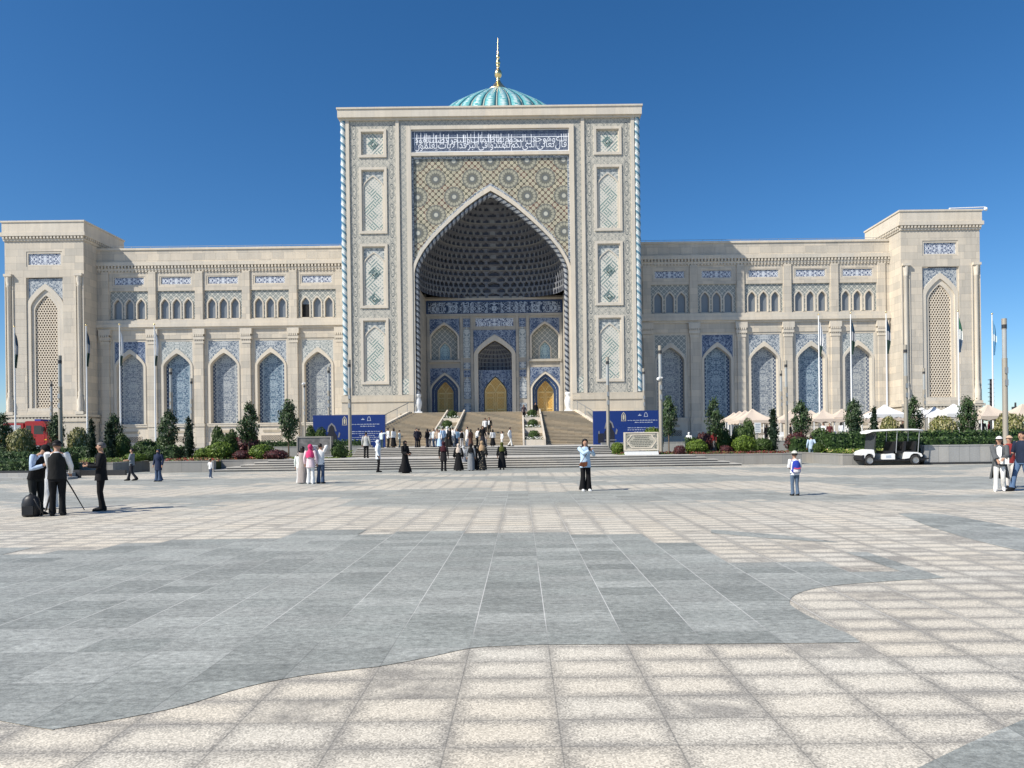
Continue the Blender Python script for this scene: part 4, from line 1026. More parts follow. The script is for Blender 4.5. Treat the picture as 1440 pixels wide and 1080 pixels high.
# spandrels, arch band, rope
t = MB(XC, 33.1 - 2.14)
out = arch(XC, 9.75, 20.6, 21.84, 32.1)
t.plate(span_poly(XC-9.52, XC+9.52, 21.3, 35.85, curve(XC, 9.5, 21.84, 32.25, 24)), [], PY+.14); t.build('spandrel_mosaic', M['girih'], bld)
t = MB(); t.ring(curve(XC, 9.62, 21.9, 32.5, 24), curve(XC, 9.5, 21.84, 32.1, 24), PY+.05, PY+.2)
t.ring(rect(XC-9.5, XC+9.5, 21.9, 35.8), rect(XC-9.2, XC+9.2, 21.9, 35.5), PY+.08, PY+.15)
t.build('blue_edge_band', M['bluefine'], bld)
t = MB(); t.ring(arch(XC, 9.55, 5.05, 21.84, 32.15, 24), op, PY-.12, PY+1.6); t.build('arch_band', M['trim'], bld)
t = MB(); cv = curve(XC, 8.95, 21.84, 31.2, 40); pts = [(XC-8.95, PY+.30, 7.4 + 14.4*i/60) for i in range(60)] + [(a, PY+.30, b) for a, b in cv] + [(XC+8.95, PY+.30, 21.8 - 14.4*i/60) for i in range(1, 61)]
dense = []
for a, b in zip(pts, pts[1:]):
    a, b = Vector(a), Vector(b); n = max(1, int((b-a).length/.11))
    dense += [a.lerp(b, k/n) for k in range(n)]
dense.append(Vector(pts[-1]))
t.tube(dense, .30, 10, 0, True, None, lambda L, an: 1 + .12*math.cos(2*an + 2*PI*L*1.5), (0,-1,0)); t.build('arch_rope', M['rope_arch'], bld)
# porch interior
t = MB()
for s in (-1, 1):
    x = XC + s*8.9
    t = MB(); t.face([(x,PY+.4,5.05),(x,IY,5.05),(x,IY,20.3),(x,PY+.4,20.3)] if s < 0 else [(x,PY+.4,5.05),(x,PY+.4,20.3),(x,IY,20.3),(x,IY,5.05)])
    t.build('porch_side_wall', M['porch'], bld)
bays = [(-6.55, 1.85), (0, 2.42), (6.55, 1.85)]
holes = []
for k, (b, h) in enumerate(bays):
    c = XC + b
    if k == 1: holes.append(arch(c, 2.42, 5.05, 13.0, 15.25))
    else: holes += [arch(c, 1.80, 5.05, 8.4, 10.5), arch(c, 1.80, 12.3, 15.2, 17.05)]
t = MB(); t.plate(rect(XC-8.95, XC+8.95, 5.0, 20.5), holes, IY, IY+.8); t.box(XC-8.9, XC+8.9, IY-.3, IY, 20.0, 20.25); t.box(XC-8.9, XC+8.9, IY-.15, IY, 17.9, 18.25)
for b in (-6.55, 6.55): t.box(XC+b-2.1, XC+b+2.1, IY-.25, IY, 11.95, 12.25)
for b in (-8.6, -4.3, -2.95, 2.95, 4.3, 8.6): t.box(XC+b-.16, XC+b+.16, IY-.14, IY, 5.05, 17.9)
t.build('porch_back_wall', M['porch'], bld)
t = MB(XC, 19.1); t.box(XC-8.85, XC+8.85, IY-.1, IY, 18.25, 20.0); fz = t.build('porch_frieze', M['blueband'], bld)
t = MB(XC, 18.9); t.plate(rect(XC-8.6, XC+8.6, 18.35, 19.75), [], IY-.115); t.build('scroll_lettering', M['frieze'], fz)
t = MB(XC, 18.9); t.plate(rect(XC-2.45, XC+2.45, 16.6, 17.6), [], IY-.05); t.build('inscription_panel', M['cartouche'], bld)
for k, (b, h) in enumerate(bays):
    c = XC + b
    def spn(x, z0, z1, hole, nm='spandrel_panel', mt='blue'):
        q = MB(c, z0); q.plate(span_poly(c-x, c+x, z0, z1, hole), [], IY-.06); q.build(nm, M[mt], bld)
    if k == 1:
        spn(2.75, 13.0, 16.1, [(a, max(z, 13.01)) for a, z in curve(c, 2.7, 13.02, 15.55)])
        q = MB(); q.ring(arch(c, 2.7, 5.05, 13.0, 15.5), arch(c, 2.2, 5.05, 12.9, 14.75), IY-.12, IY+.5); q.build('arch_band', M['trim'], bld)
        q = MB(c, 5); q.plate(rect(c-2.4, c+2.4, 5.05, 11.0), [arch(c, 1.5, 5.05, 8.2, 10.2)], IY+.8, IY+1.2); q.build('door_surround', M['blue'], bld)
        # small stalactite half dome over the middle door
        q = MB(); rows = 7; P = []
        for r_ in range(rows*4+1):
            z = 11.0 + 3.7*r_/(rows*4); zz = max(0, (z-12.0)/2.7); ww = 2.4*(1 - zz**1.8) if zz < 1 else 0.02; lift = (r_ % 4)/4*.12
            P.append([(c + (ww)*math.cos(PI - PI*j/36)*(1+.05*math.cos(j*PI/1.5)), IY+.5+ (1.9*ww/2.4)*math.sin(PI*j/36) - lift*.6, z) for j in range(37)])
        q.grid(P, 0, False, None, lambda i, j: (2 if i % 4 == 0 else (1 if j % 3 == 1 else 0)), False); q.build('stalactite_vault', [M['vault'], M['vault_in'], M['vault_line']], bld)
        dw, ds, dt, y = 1.42, 8.15, 10.05, IY+1.05
    else:
        spn(1.98, 8.6, 11.2, [(a, max(z, 8.61)) for a, z in curve(c, 1.93, 8.62, 10.68)])
        spn(1.98, 15.2, 17.6, [(a, max(z, 15.21)) for a, z in curve(c, 1.93, 15.22, 17.2)])
        for (z0, zs, za) in ((5.05, 8.4, 10.62), (12.3, 15.2, 17.15)):
            q = MB(); q.ring(arch(c, 1.95, z0, zs, za), arch(c, 1.72, z0, zs, za-.28), IY-.10, IY+.4); q.build('arch_band', M['trim'], bld)
        q = MB(c, 12.3); q.plate(rect(c-1.85, c+1.85, 12.2, 17.2), [arch(c, .66, 12.35, 13.75, 14.6)], IY+.8, IY+1.0); q.build('niche_panel', M['winfield'], bld)
        q = MB(c, 12.3); q.plate(rect(c-.7, c+.7, 12.3, 14.7), [], IY+1.0); q.build('niche_window', M['teal'], bld)
        q = MB(); q.ring(arch(c, .84, 12.35, 13.75, 14.85), arch(c, .68, 12.35, 13.75, 14.62), IY+.72, IY+.82); q.build('niche_frame', M['trim'], bld)
        q = MB(c, 5); q.ring(arch(c, 1.74, 5.05, 8.4, 10.35), arch(c, 1.45, 5.05, 8.2, 9.95), IY+.15, IY+.9); q.ring(arch(c, 1.38, 5.05, 8.2, 9.88), arch(c, 1.08, 5.05, 8.1, 9.5), IY+.45, IY+1.1); q.build('door_surround', M['blueband'], bld)
        q = MB(c, 5); q.ring(arch(c, 1.46, 5.05, 8.2, 9.97), arch(c, 1.36, 5.05, 8.18, 9.86), IY+.35, IY+.95); q.build('door_moulding', M['bluefine'], bld)
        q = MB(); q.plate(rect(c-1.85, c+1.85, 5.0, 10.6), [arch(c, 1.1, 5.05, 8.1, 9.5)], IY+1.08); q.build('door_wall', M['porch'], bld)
        dw, ds, dt, y = 1.08, 8.1, 9.5, IY+1.0
    # door: arched head with tracery, two panelled leaves
    q = MB(c, 8); q.prism(arch(c, dw, 5.05, ds, dt), y+.06, y+.16); d = q.build('door', M['wood'], bld)
    q = MB(); q.ring(arch(c, dw, 5.05, ds, dt), arch(c, dw-.11, 5.05, ds-.05, dt-.14), y-.02, y+.1); q.box(c-dw, c+dw, y-.01, y+.08, ds-.12, ds); q.box(c-.035, c+.035, y-.01, y+.08, 5.05, ds)
    for sg in (-1, 1): q.ring(curve(c+sg*dw*.48, dw*.50, ds, ds+(dt-ds)*.62, 6), curve(c+sg*dw*.48, dw*.42, ds, ds+(dt-ds)*.52, 6), y, y+.08)
    q.build('door_frame', M['wood_trim'], d)
    for sg in (-1, 1):
        q = MB(c, 6); lc = c + sg*dw*.5
        for (z0, z1) in ((5.25, 5.75), (5.9, 7.3), (7.42, 7.92)): frame(q, lc-dw*.3, lc+dw*.3, z0, z1, .07, y+.02, y+.07)
        q.build('door_leaf', M['wood_trim'], d)
        q = MB(); q.tube([(c+sg*.12, y-.06, 6.35), (c+sg*.12, y-.06, 6.75)], .03, 6); q.build('handle', M['gold'], d)
for b in (-3.62, 3.62):
    c = XC + b
    for z0, z1, mt in ((16.5, 17.6, 'blue'), (11.1, 11.9, 'bluefine'), (5.4, 6.6, 'bluefine'), (10.0, 10.9, 'blue')):
        q = MB(c, (z0+z1)/2); q.box(c-.45, c+.45, IY-.07, IY, z0, z1); q.build('small_tile_panel', M[mt], bld)
    q = MB(c, 12.5); q.prism(arch(c, .45, 12.5, 15.9, 16.5), IY-.07, IY, 0, False); q.build('scroll_panel', M['greenfine'], bld)
    q = MB(c, 7.0); q.prism(arch(c, .45, 7.2, 9.4, 10.0), IY-.07, IY, 0, False); q.build('scroll_panel', M['bluefine'], bld)
# stalactite vault: rows of pointed cells stepping up to the arch apex
def hw_at(z):
    if z <= 21.84: return 1.0
    f = (z-21.84)/(31.5-21.84)
    for (a, b), (c, d) in zip(PR, PR[1:]):
        if d <= f <= b: return a + (c-a)*(b-f)/(b-d) if b > d else a
    return .02
zr = [20.25]
while zr[-1] < 31.0: zr.append(zr[-1] + max(.40, .74 - .012*len(zr)))
t = MB(); SU, SV = 8, 8
for k in range(len(zr)-1):
    z0, z1 = zr[k], min(zr[k+1], 31.4); wa, wb = hw_at(z0), hw_at(z1)
    per = 3.0*8.9*(wa+wb)/2; n = max(9, int(per/.78)); 
    if n % 2 == (k % 2): n += 1
    P = []; kinds = {}
    for i in range(SV+1):
        tt = i/SV; w = wa + (wb-wa)*(0 if tt < .72 else (tt-.72)/.28)
        row = []
        for j in range(n*SU+1):
            sx = (j % SU)/SU*2-1; th = PI*j/(n*SU)
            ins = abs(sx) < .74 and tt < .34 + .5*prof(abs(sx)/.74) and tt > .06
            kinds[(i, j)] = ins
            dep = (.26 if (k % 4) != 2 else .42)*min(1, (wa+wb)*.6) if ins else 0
            e = 2/2.8; cth, sth = math.cos(th), math.sin(th)
            px_ = (8.9*w + dep*.6)*math.copysign(abs(cth)**e, cth); py_ = (7.0*w + dep)*abs(sth)**e
            row.append((XC + px_, PY + .5 + py_, z0 + (z1-z0)*tt))
        P.append(row)
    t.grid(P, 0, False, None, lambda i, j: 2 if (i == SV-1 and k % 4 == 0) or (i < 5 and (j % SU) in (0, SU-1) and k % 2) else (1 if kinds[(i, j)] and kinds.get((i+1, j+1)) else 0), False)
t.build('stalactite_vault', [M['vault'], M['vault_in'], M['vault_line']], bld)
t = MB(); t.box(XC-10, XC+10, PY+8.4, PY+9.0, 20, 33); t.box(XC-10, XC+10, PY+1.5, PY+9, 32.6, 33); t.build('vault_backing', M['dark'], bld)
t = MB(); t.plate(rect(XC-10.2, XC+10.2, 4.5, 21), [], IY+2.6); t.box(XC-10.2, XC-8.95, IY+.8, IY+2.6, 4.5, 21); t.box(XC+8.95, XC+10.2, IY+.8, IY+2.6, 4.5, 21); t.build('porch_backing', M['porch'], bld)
t = MB(); t.box(XC-10.2, XC+10.2, PY-2.1, PY+9, 4.0, 5.05); t.build('porch_floor', M['step'], bld)
# -- dome with ribs and gilded finial, on a drum behind the portal
DY = 126.0
t = MB(); t.lathe([(14.2,25),(14.2,44),(14.6,44.4),(14.8,46),(14.2,46.3),(14.0,49.5)], (XC, DY, 0), 48); t.build('dome_drum', M['stone'], bld)
dp = [(13.9,49.5),(13.8,52.6),(13.1,54.9),(11.95,56.75),(10.4,58.2),(9.25,59.05),(7.2,60.42),(4.85,61.92),(2.05,63.45)]
def fine(pf, n=4):
    o = []
    for (a, b), (c, d) in zip(pf, pf[1:]):
        o += [(a+(c-a)*i/n, b+(d-b)*i/n) for i in range(n)]
    return o + [pf[-1]]
fp = fine(dp)
t = MB(); t.lathe(fp, (XC, DY, 0), 36*8, 0, 1, 1, lambda f, z: (.952 + .048*abs(math.sin(PI*36*f))**.6 if z < 63 else 1), lambda i, j: (j/288, i/len(fp)))
dm = t.build('dome', M['dome'], bld)
t = MB(); t.lathe(fine([(2.2,63.2),(2.25,63.45),(1.75,63.75),(1.1,64.4),(.6,65.05),(.34,65.5),(.40,65.7),(.3,65.9),(.60,66.3),(.70,66.75),(.55,67.2),(.25,67.6),(.20,67.9),(.36,68.1),(.28,68.25),(.42,68.6),(.38,68.9),(.2,69.2),(.18,69.4),(.32,69.6),(.3,69.85),(.15,70.2),(.10,71.5),(.06,72.5),(.01,73.1)], 2), (XC, DY, 0), 16)
t.build('finial', M['gold'], dm)
MB.post = setback(87.6, 91.15)
# security camera on the right tower's roof edge
t = MB(); c = XC + 60.1
t.tube([(c-3.5, TY_+.3, 29.75), (c+.9, TY_+.3, 29.85)], .06, 6); t.box(c-3.55, c-3.45, TY_+.2, TY_+.4, 29.4, 29.8); cam_o = t.build('security_camera', M['white'])
tag(cam_o, 'small white security camera on a bracket at the right tower roof edge', 'camera')
t = MB(); t.ball((c+.95, TY_+.3, 29.6), .24, 6); t.build('camera_dome', M['white'], cam_o)

MB.post = None
# ---- ground, steps, terraces
def gpoly(pts, z): return [tuple(gnd(x, y, 0).xy) + (z,) for x, y in pts]
t = MB(); t.face([(-3000,-300,0),(3000,-300,0),(3000,3000,0),(-3000,3000,0)]); struct('ground', t, M['pave'])
def flat(name, poly, mat):
    t = MB()
    for q in tessellate_polygon([[Vector((p[0],p[1],0)) for p in poly]]):
        q = [poly[i] for i in q]
        if (Vector(q[1])-Vector(q[0])).cross(Vector(q[2])-Vector(q[0])).z < 0: q.reverse()
        t.face(q)
    return struct(name, t, mat)
def smooth(pts, n=5):
    o = []
    for i in range(len(pts)-1):
        p0, p1, p2, p3 = [Vector(pts[max(0, min(len(pts)-1, k))]) for k in (i-1, i, i+1, i+2)]
        for k in range(n):
            s = k/n
            q = .5*((2*p1) + (p2-p0)*s + (2*p0-5*p1+4*p2-p3)*s*s + (3*p1-p0-3*p2+p3)*s**3)
            o.append((q.x, q.y))
    return o + [tuple(pts[-1])]
edge = smooth([(-160,960),(-60,1000),(20,1018),(75,1027)]) + smooth([(76,1026),(160,1013),(250,995),(340,968),(430,950),(530,938),(600,925),(650,914),(680,910)]) + [(760,907),(1000,906),(1208,904)] + smooth([(1209,903),(1195,893),(1165,880),(1125,860),(1110,846),(1130,832),(1190,822),(1330,813)])
top = gpoly(smooth([(1329,812),(1200,796),(1090,783),(1000,776),(930,760),(860,752),(700,747),(560,748),(480,751),(300,757),(100,772),(-140,788)]), .004)
def slabs(pts):
    """the far edge runs along whole slabs, so it steps"""
    o = []; rr = random.Random(4); last = None
    n = len(pts)
    xs = [p[0] for p in pts]; lo, hi = min(xs), max(xs); k = math.floor((hi-.2)/.63)
    while .2 + .63*k > lo:
        xa, xb = .2 + .63*(k+1), .2 + .63*k; xm = (xa+xb)/2
        ys = [a[1] + (b[1]-a[1])*(xm-a[0])/(b[0]-a[0]) for a, b in zip(pts, pts[1:]) if (a[0]-xm)*(b[0]-xm) <= 0 and a[0] != b[0]]
        y = (math.floor(((ys or [pts[-1][1]])[0]-.11)/.372) + rr.choice((0,0,0,1,1,-1,2)))*.372 + .11
        if last is None or abs(y-last) > .01: o.append((min(xa, hi), y, .004))
        o.append((xb, y, .004)); last = y; k -= 1
    return o
flat('paving_inlay', gpoly(edge, .004) + slabs(top), M['pave_dark'])
flat('paving_inlay', gpoly([(1262,1095),(1360,1047),(1450,1008),(1560,975),(1560,1095)], .004), M['pave_dark'])
flat('paving_inlay', gpoly(smooth([(1262,722),(1330,724),(1440,744),(1560,765)]) + smooth([(1560,800),(1440,776),(1360,757),(1300,738)]), .004), M['pave_dark'])
flat('paving_inlay', gpoly(smooth([(1000,745),(1090,752),(1180,763),(1090,758)]) + [(1000,750)], .004), M['pave_dark'])
ST = M['step']
t = MB()
for k in range(5):
    y = 43.0 + .36*k
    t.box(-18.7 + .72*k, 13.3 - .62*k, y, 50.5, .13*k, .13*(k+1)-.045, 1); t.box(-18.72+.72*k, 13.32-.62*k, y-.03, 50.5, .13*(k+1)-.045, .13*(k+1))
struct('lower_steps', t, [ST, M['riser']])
t = MB()
for k in range(5):
    y = 50.0 + .38*k; z = .65 + .12*k
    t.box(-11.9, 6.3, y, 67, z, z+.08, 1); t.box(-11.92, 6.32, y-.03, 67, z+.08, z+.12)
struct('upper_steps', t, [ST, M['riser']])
t = MB(); N = 26
for k in range(N):
    y = 66 + 17*k/N; z = 1.25 + 3.8*k/N
    hw_ = 9.5 + .2*(83-y)
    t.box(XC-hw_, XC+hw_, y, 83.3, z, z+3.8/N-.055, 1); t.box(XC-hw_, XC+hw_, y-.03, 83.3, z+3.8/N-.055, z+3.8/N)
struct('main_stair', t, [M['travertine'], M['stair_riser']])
for s in (-1, 1):
    t = MB(); ex = lambda y: XC + s*(9.48 + .2*(83-y))
    poly = [(65.6,1.2),(65.6,1.42),(82.4,5.2),(83.3,5.2),(83.3,1.2)]
    t.face([(ex(a),a,b) for a, b in poly]); t.face([(ex(a)+s*.28,a,b) for a, b in reversed(poly)])
    for (a, b), (c, d) in zip(poly, poly[1:]): t.face([(ex(a),a,b),(ex(a)+s*.28,a,b),(ex(c)+s*.28,c,d),(ex(c),c,d)])
    o = t.build('stair_parapet', M['travertine_pale']); tag(o, 'sloping cream parapet on the %s side of the main stair' % ('left' if s < 0 else 'right'), 'parapet')
    r = thing('stair_handrail', 'thin metal handrail on the %s stair parapet' % ('left' if s < 0 else 'right'), 'handrail', (XC+s*10.0, 66, 1.8))
    t = MB(); t.tube([(ex(66)+s*.14,66,2.45),(ex(82.4)+s*.14,82.4,6.2)], .05, 6); t.build('rail', M['steel'], r)
    for k in range(6):
        y = 66.3 + k*3.15; z = 1.42 + (y-65.6)*3.78/16.8
        t = MB(); t.tube([(ex(y)+s*.14,y,z),(ex(y)+s*.14,y,z+.98)], .035, 6); t.build('post', M['steel'], r)
t = MB(); t.box(-75, -12.0, 58.0, 150, -.2, 1.25); t.box(6.4, 75, 58, 150, -.2, 1.25); t.box(-14, 8, 66.5, 150, -.2, 1.2); struct('terrace', t, M['granite_light'])
for s in (-1, 1):
    t = MB(); t.box(*sorted((XC+s*10.5, XC+s*18.0)), 81.2, 85, 1.2, 4.95); o = t.build('landing_wall', M['plinth'])
    tag(o, 'cream stone block wall beside the top of the stair, %s' % ('left' if s < 0 else 'right'), 'wall')
# planting beds (soil tops) and their granite walls
t = MB()
for (x0, x1, y0, y1) in ((-60,-24.35,42.7,57.9),(-22.25,-18.9,43.3,57.9),(-18.9,-15.2,45.2,57.9),(-15.2,-12.0,46.6,57.9),(10.9,17.4,44.8,57.9),(6.4,10.9,46.4,57.9),(18.85,60,41.9,57.9)):
    t.box(x0, x1, y0, y1, -.1, .60)
struct('planting_ground', t, M['soil'])
def wall(label, boxes, mat='granite', cat='planter wall', name='planter_wall', cop=.07):
    t = MB()
    for (x0,x1,y0,y1,z0,z1) in boxes:
        t.box(x0,x1,y0,y1,z0,z1-cop); t.box(x0-.02,x1+.02,y0-.02,y1+.02,z1-cop,z1)
    return tag(t.build(name, M[mat]), label, cat)
wall('low granite planter wall at left, left of the narrow path between the beds', [(-28.6,-24.25,42.2,42.6,0,.66),(-24.65,-24.25,42.64,57.5,0,.66)])
wall('low granite planter wall running up to the left end of the steps', [(-22.45,-15.4,44.75,45.15,0,.68),(-22.45,-18.6,42.95,43.3,0,.68),(-22.45,-22.1,43.34,57.5,0,.68)])
wall('low granite planter wall at the right end of the steps', [(10.7,17.55,44.5,44.85,0,.68),(17.2,17.55,44.9,57.5,0,.68)])
wall('short granite planter wall behind the golf cart', [(18.75,23.2,41.5,41.85,0,.66),(18.75,19.1,41.9,57.5,0,.66)])
wall('tall pale grey granite wall at far right, below the clipped hedge', [(23.3,42,41.1,41.5,.12,1.12)], 'granite_light')
t = MB(); t.box(23.2, 42, 41.0, 41.6, 0, .11); tag(t.build('wall_kerb', M['darkmetal']), 'black kerb strip at the foot of the tall grey wall', 'kerb')
wall('back granite retaining wall of the left terrace, behind the flower beds', [(-70,-24.6,57.55,57.98,.5,1.42),(-22.2,-12.1,57.55,57.98,.5,1.42)], 'granite_light', 'retaining wall', 'retaining_wall')
wall('back granite retaining wall of the right terrace, below the tents', [(6.5,17.2,57.55,57.98,.5,1.42),(19.2,60,57.55,57.98,.5,1.42)], 'granite_light', 'retaining wall', 'retaining_wall')
t = MB(); t.box(-45, -22.6, 35.4, 36.2, 0, .12); t.box(-45, -23.2, 36.2, 37.0, 0, .30); tag(t.build('kerb_step', M['granite_light']), 'grey stone kerb steps in front of the large hedge at left', 'kerb')
t = MB(); t.box(-29.3, -23.0, 37.0, 37.15, .0, .42); t.box(-29.3, -22.2, 39.8, 40.0, 0, .3); tag(t.build('low_barrier', M['darkmetal']), 'low black bar lying beyond the tripod group at left', 'barrier')
# stair planters
def ballbush(mats, rx, ry, rz, nleaf, ls, seed, core=.86, flatb=True):
    r = random.Random(seed); t = MB()
    P = []
    for i in range(9):
        a = PI*i/8
        P.append([(rx*core*math.sin(a)*math.cos(2*PI*k/14)*(1+r.uniform(-.06,.06)), ry*core*math.sin(a)*math.sin(2*PI*k/14), rz*(1 - core*math.cos(a))) for k in range(14)])
    t.grid(P, 1 if len(mats) > 1 else 0, True)
    lump = [(r.uniform(-1,1), r.uniform(-1,1), r.uniform(-1,1), r.uniform(2,5)) for _ in range(5)]
    for _ in range(nleaf):
        z = r.uniform(-.75, 1); a = r.uniform(0, 2*PI); q = math.sqrt(max(0, 1-z*z)); d = Vector((q*math.cos(a), q*math.sin(a), z))
        f = 1 + sum(.035*math.sin(l[3]*(d.x*l[0]+d.y*l[1]+d.z*l[2])*2) for l in lump) + r.uniform(-.12, .05)
        c = Vector((d.x*rx*f, d.y*ry*f, rz + d.z*rz*f)); leaf(t, c, d, ls*r.uniform(.6,1.3), r, r.randrange(len(mats)))
    return t
def leaf(t, c, d, s, r, mi):
    n = (d + Vector((r.gauss(0,.6), r.gauss(0,.6), r.gauss(0,.6)))).normalized()
    a = n.orthogonal().normalized(); a.rotate(Quaternion(n, r.uniform(0, 6.28))); b = n.cross(a)*.55
    a = a*s; b = b*s
    t.face([c - a, c + b - n*s*.15, c + a, c - b + n*s*.1], mi, [(0,0)]*4)
def crown(mats, rx, rz, z0, ncl, nl, ls, seed, taper=.35, core=True, spread=.2):
    """leaf clumps through an egg-shaped crown with gaps"""
    r = random.Random(seed); t = MB()
    cl = []
    while len(cl) < ncl:
        z = r.uniform(0, 1); w = math.sin(PI*min(1, (z*.9+.09)))**.6*(1 - taper*z)
        a = r.uniform(0, 2*PI); q = math.sqrt(r.uniform(.15, 1))
        cl.append((Vector((rx*w*q*math.cos(a), rx*w*q*math.sin(a), z0 + rz*z)), r.uniform(.7, 1.3)))
    for c, s in cl:
        d0 = Vector((c.x, c.y, (c.z - z0 - rz*.45)*.8))
        if d0.length > 1e-4: d0.normalize()
        mi = r.randrange(len(mats))
        for _ in range(nl):
            p = c + Vector((r.gauss(0, spread*s), r.gauss(0, spread*s), r.gauss(0, spread*.9*s)))
            leaf(t, p, d0, ls*r.uniform(.6, 1.3), r, mi if r.random() < .7 else r.randrange(len(mats)))
    return t
def trunkmesh(h, r0, branches, seed, lean=.05):
    r = random.Random(seed); t = MB()
    t.tube([(0,0,-.05),(lean*.3,0,h*.4),(lean,0,h*.75),(lean,.02,h)], [r0*1.25, r0, r0*.8, r0*.45], 7)
    for k in range(branches):
        a = r.uniform(0, 2*PI); z = h*r.uniform(.55, .9); l = h*r.uniform(.18, .3)
        t.tube([(lean*.8,0,z),(lean+l*.5*math.cos(a),l*.5*math.sin(a),z+l*.45),(lean+l*math.cos(a),l*math.sin(a),z+l)], [r0*.5, r0*.35, r0*.15], 5)
    return t
# templates of each kind, made once; the first placing uses the template itself
PROTO = {}
def tree_kind(kind, v):
    k = (kind, v)
    o = thing('tree', 'x y z tree', 'tree')
    if kind == 'oak':
        crown(LEAF['oak'], 1.12, 2.25, 1.3, 105, 24, .10, 40+v, .28, spread=.155).build('crown', LEAF['oak'], o, True)
        trunkmesh(2.6, .07, 6, v).build('trunk', M['trunk'], o, True)
    elif kind == 'cypress':
        t = crown(LEAF['cypress'], .46, 2.75, .12, 90, 24, .085, 60+v, .45, spread=.10)
        P = [[(.36*math.sin(PI*min(1,(i/10)*.9+.08))**.6*(1-.45*i/10)*math.cos(2*PI*j/10), .36*math.sin(PI*min(1,(i/10)*.9+.08))**.6*(1-.45*i/10)*math.sin(2*PI*j/10), .15+2.6*i/10) for j in range(10)] for i in range(11)]
        t.grid(P, 0, True); t.build('crown', LEAF['cypress'], o, True)
        trunkmesh(.7, .06, 0, v).build('trunk', M['trunk'], o, True)
    return o
def shrub_kind(kind, v):
    o = thing('shrub', 'x y z shrub', 'shrub')
    m = LEAF[kind]
    n = {'gold': 1500, 'lime': 1500, 'box': 1300, 'red': 900}[kind]
    ballbush(m, 1, 1, .72 if kind != 'gold' else .8, n, .085, 80+v, .84).build('foliage', m, o, True)
    t = MB(); t.tube([(0,0,-.3),(0,0,.3)], [.06,.05], 6); t.build('stem', M['trunk'], o, True)
    return o
USED = {}
def place(kind, v, loc, label, group, sc, rz=0, name=None, cat=None):
    k = (kind, v)
    if k not in PROTO: PROTO[k] = (tree_kind if kind in ('oak', 'cypress') else shrub_kind)(kind, v)
    o = PROTO[k]
    if k in USED: o = dup(o, loc, rz, label, group, sc)
    else:
        USED[k] = 1; o.location = loc; o.rotation_euler = (0,0,rz); o.scale = sc; o['label'] = label; o['group'] = group
    if name: o.name = name
    if cat: o['category'] = cat
    return o
# trees: (x, y of top, y of foot, width px, ground height, Y)
def tree(x, top, w, Y, z0, v, label, kind='oak', grp='round headed trees in the planting beds'):
    a = at(x, top, Y); h = a.z - z0
    hh = 3.55 if kind == 'oak' else 2.9; rr = 1.2 if kind == 'oak' else .53
    s = h/hh; sw = (w*Y/F/2)/rr*(.96 if kind == 'oak' else 1.0)
    name = {'oak': 'ornamental_tree', 'cypress': 'cypress_tree'}[kind]
    place(kind, v, (a.x, Y, z0), label, grp, (sw, sw, s), R.uniform(0, 6), name, 'tree')
for a in [
 (349,570,36,50,.6,0,'round headed dark green tree behind the lime bush, nearest left of the thin trunked tree'),
 (405,566,34,50,.6,1,'dark green tree on a thin bare trunk, just left of the grey stone slab'),
 (237,580,32,52,.6,2,'dark green tree behind the lamp post left of the blue clad steps child'),
 (4,585,32,52,.6,0,'dark green tree at the far left edge, in front of the red truck'),
 (79,584,26,54,.6,1,'dark green tree standing beside the red truck cab, behind a lamp post'),
 (160,585,28,54,.6,2,'dark green tree just behind the right one of two left cypresses'),
 (940,561,30,51,.6,1,'dark green tree beside the inscribed stone plaque, in front of shadowed wing'),
 (1005,564,32,52,.6,0,'dark green tree left of the cream tents, in front of a shadowed niche'),
 (1126,567,32,53,.6,2,'dark green tree among the tents, right of the tall paired lamp posts'),
 (1200,564,30,53,.6,1,'dark green tree with a cypress growing under it, behind the golf cart front'),
 (1285,562,30,52,.6,0,'dark green tree above the rear of the golf cart roof'),
 (1360,561,32,50,.6,2,'dark green tree in front of the right tower, between golden shrubs')]: tree(*a)
for a in [
 (128,592,15,48,.6,0,'slim dark cypress left of the other cypress near the suited man'),
 (154,594,17,48,.6,1,'slim dark cypress beside the round tree behind the suited man'),
 (265,589,17,47,.6,0,'lone slim dark cypress beside the round bushes on the left bed'),
 (1087,575,17,48,.6,1,'tall dark cypress in front of the cream tents, by the low bushes'),
 (1203,588,18,49,.6,0,'broad dark cypress growing under the round tree left of golf cart'),
 (1229,573,14,52,.6,1,'slim dark cypress directly behind the golf cart windscreen')]: tree(*a, kind='cypress', grp='dark cypresses in the planting beds')
def shrub(x, top, w, Y, kind, v, label, cat='shrub', z0=.6, sq=1.0):
    a = at(x, top, Y); r = w*Y/F/2*.93; h = max(.3, a.z - z0)
    hz = {'gold': 1.6}.get(kind, 1.44)
    place(kind, v, (a.x, Y, z0), label, 'rounded shrubs in the planting beds', (r, r, h/hz), R.uniform(0, 6), 'rounded_shrub', cat)
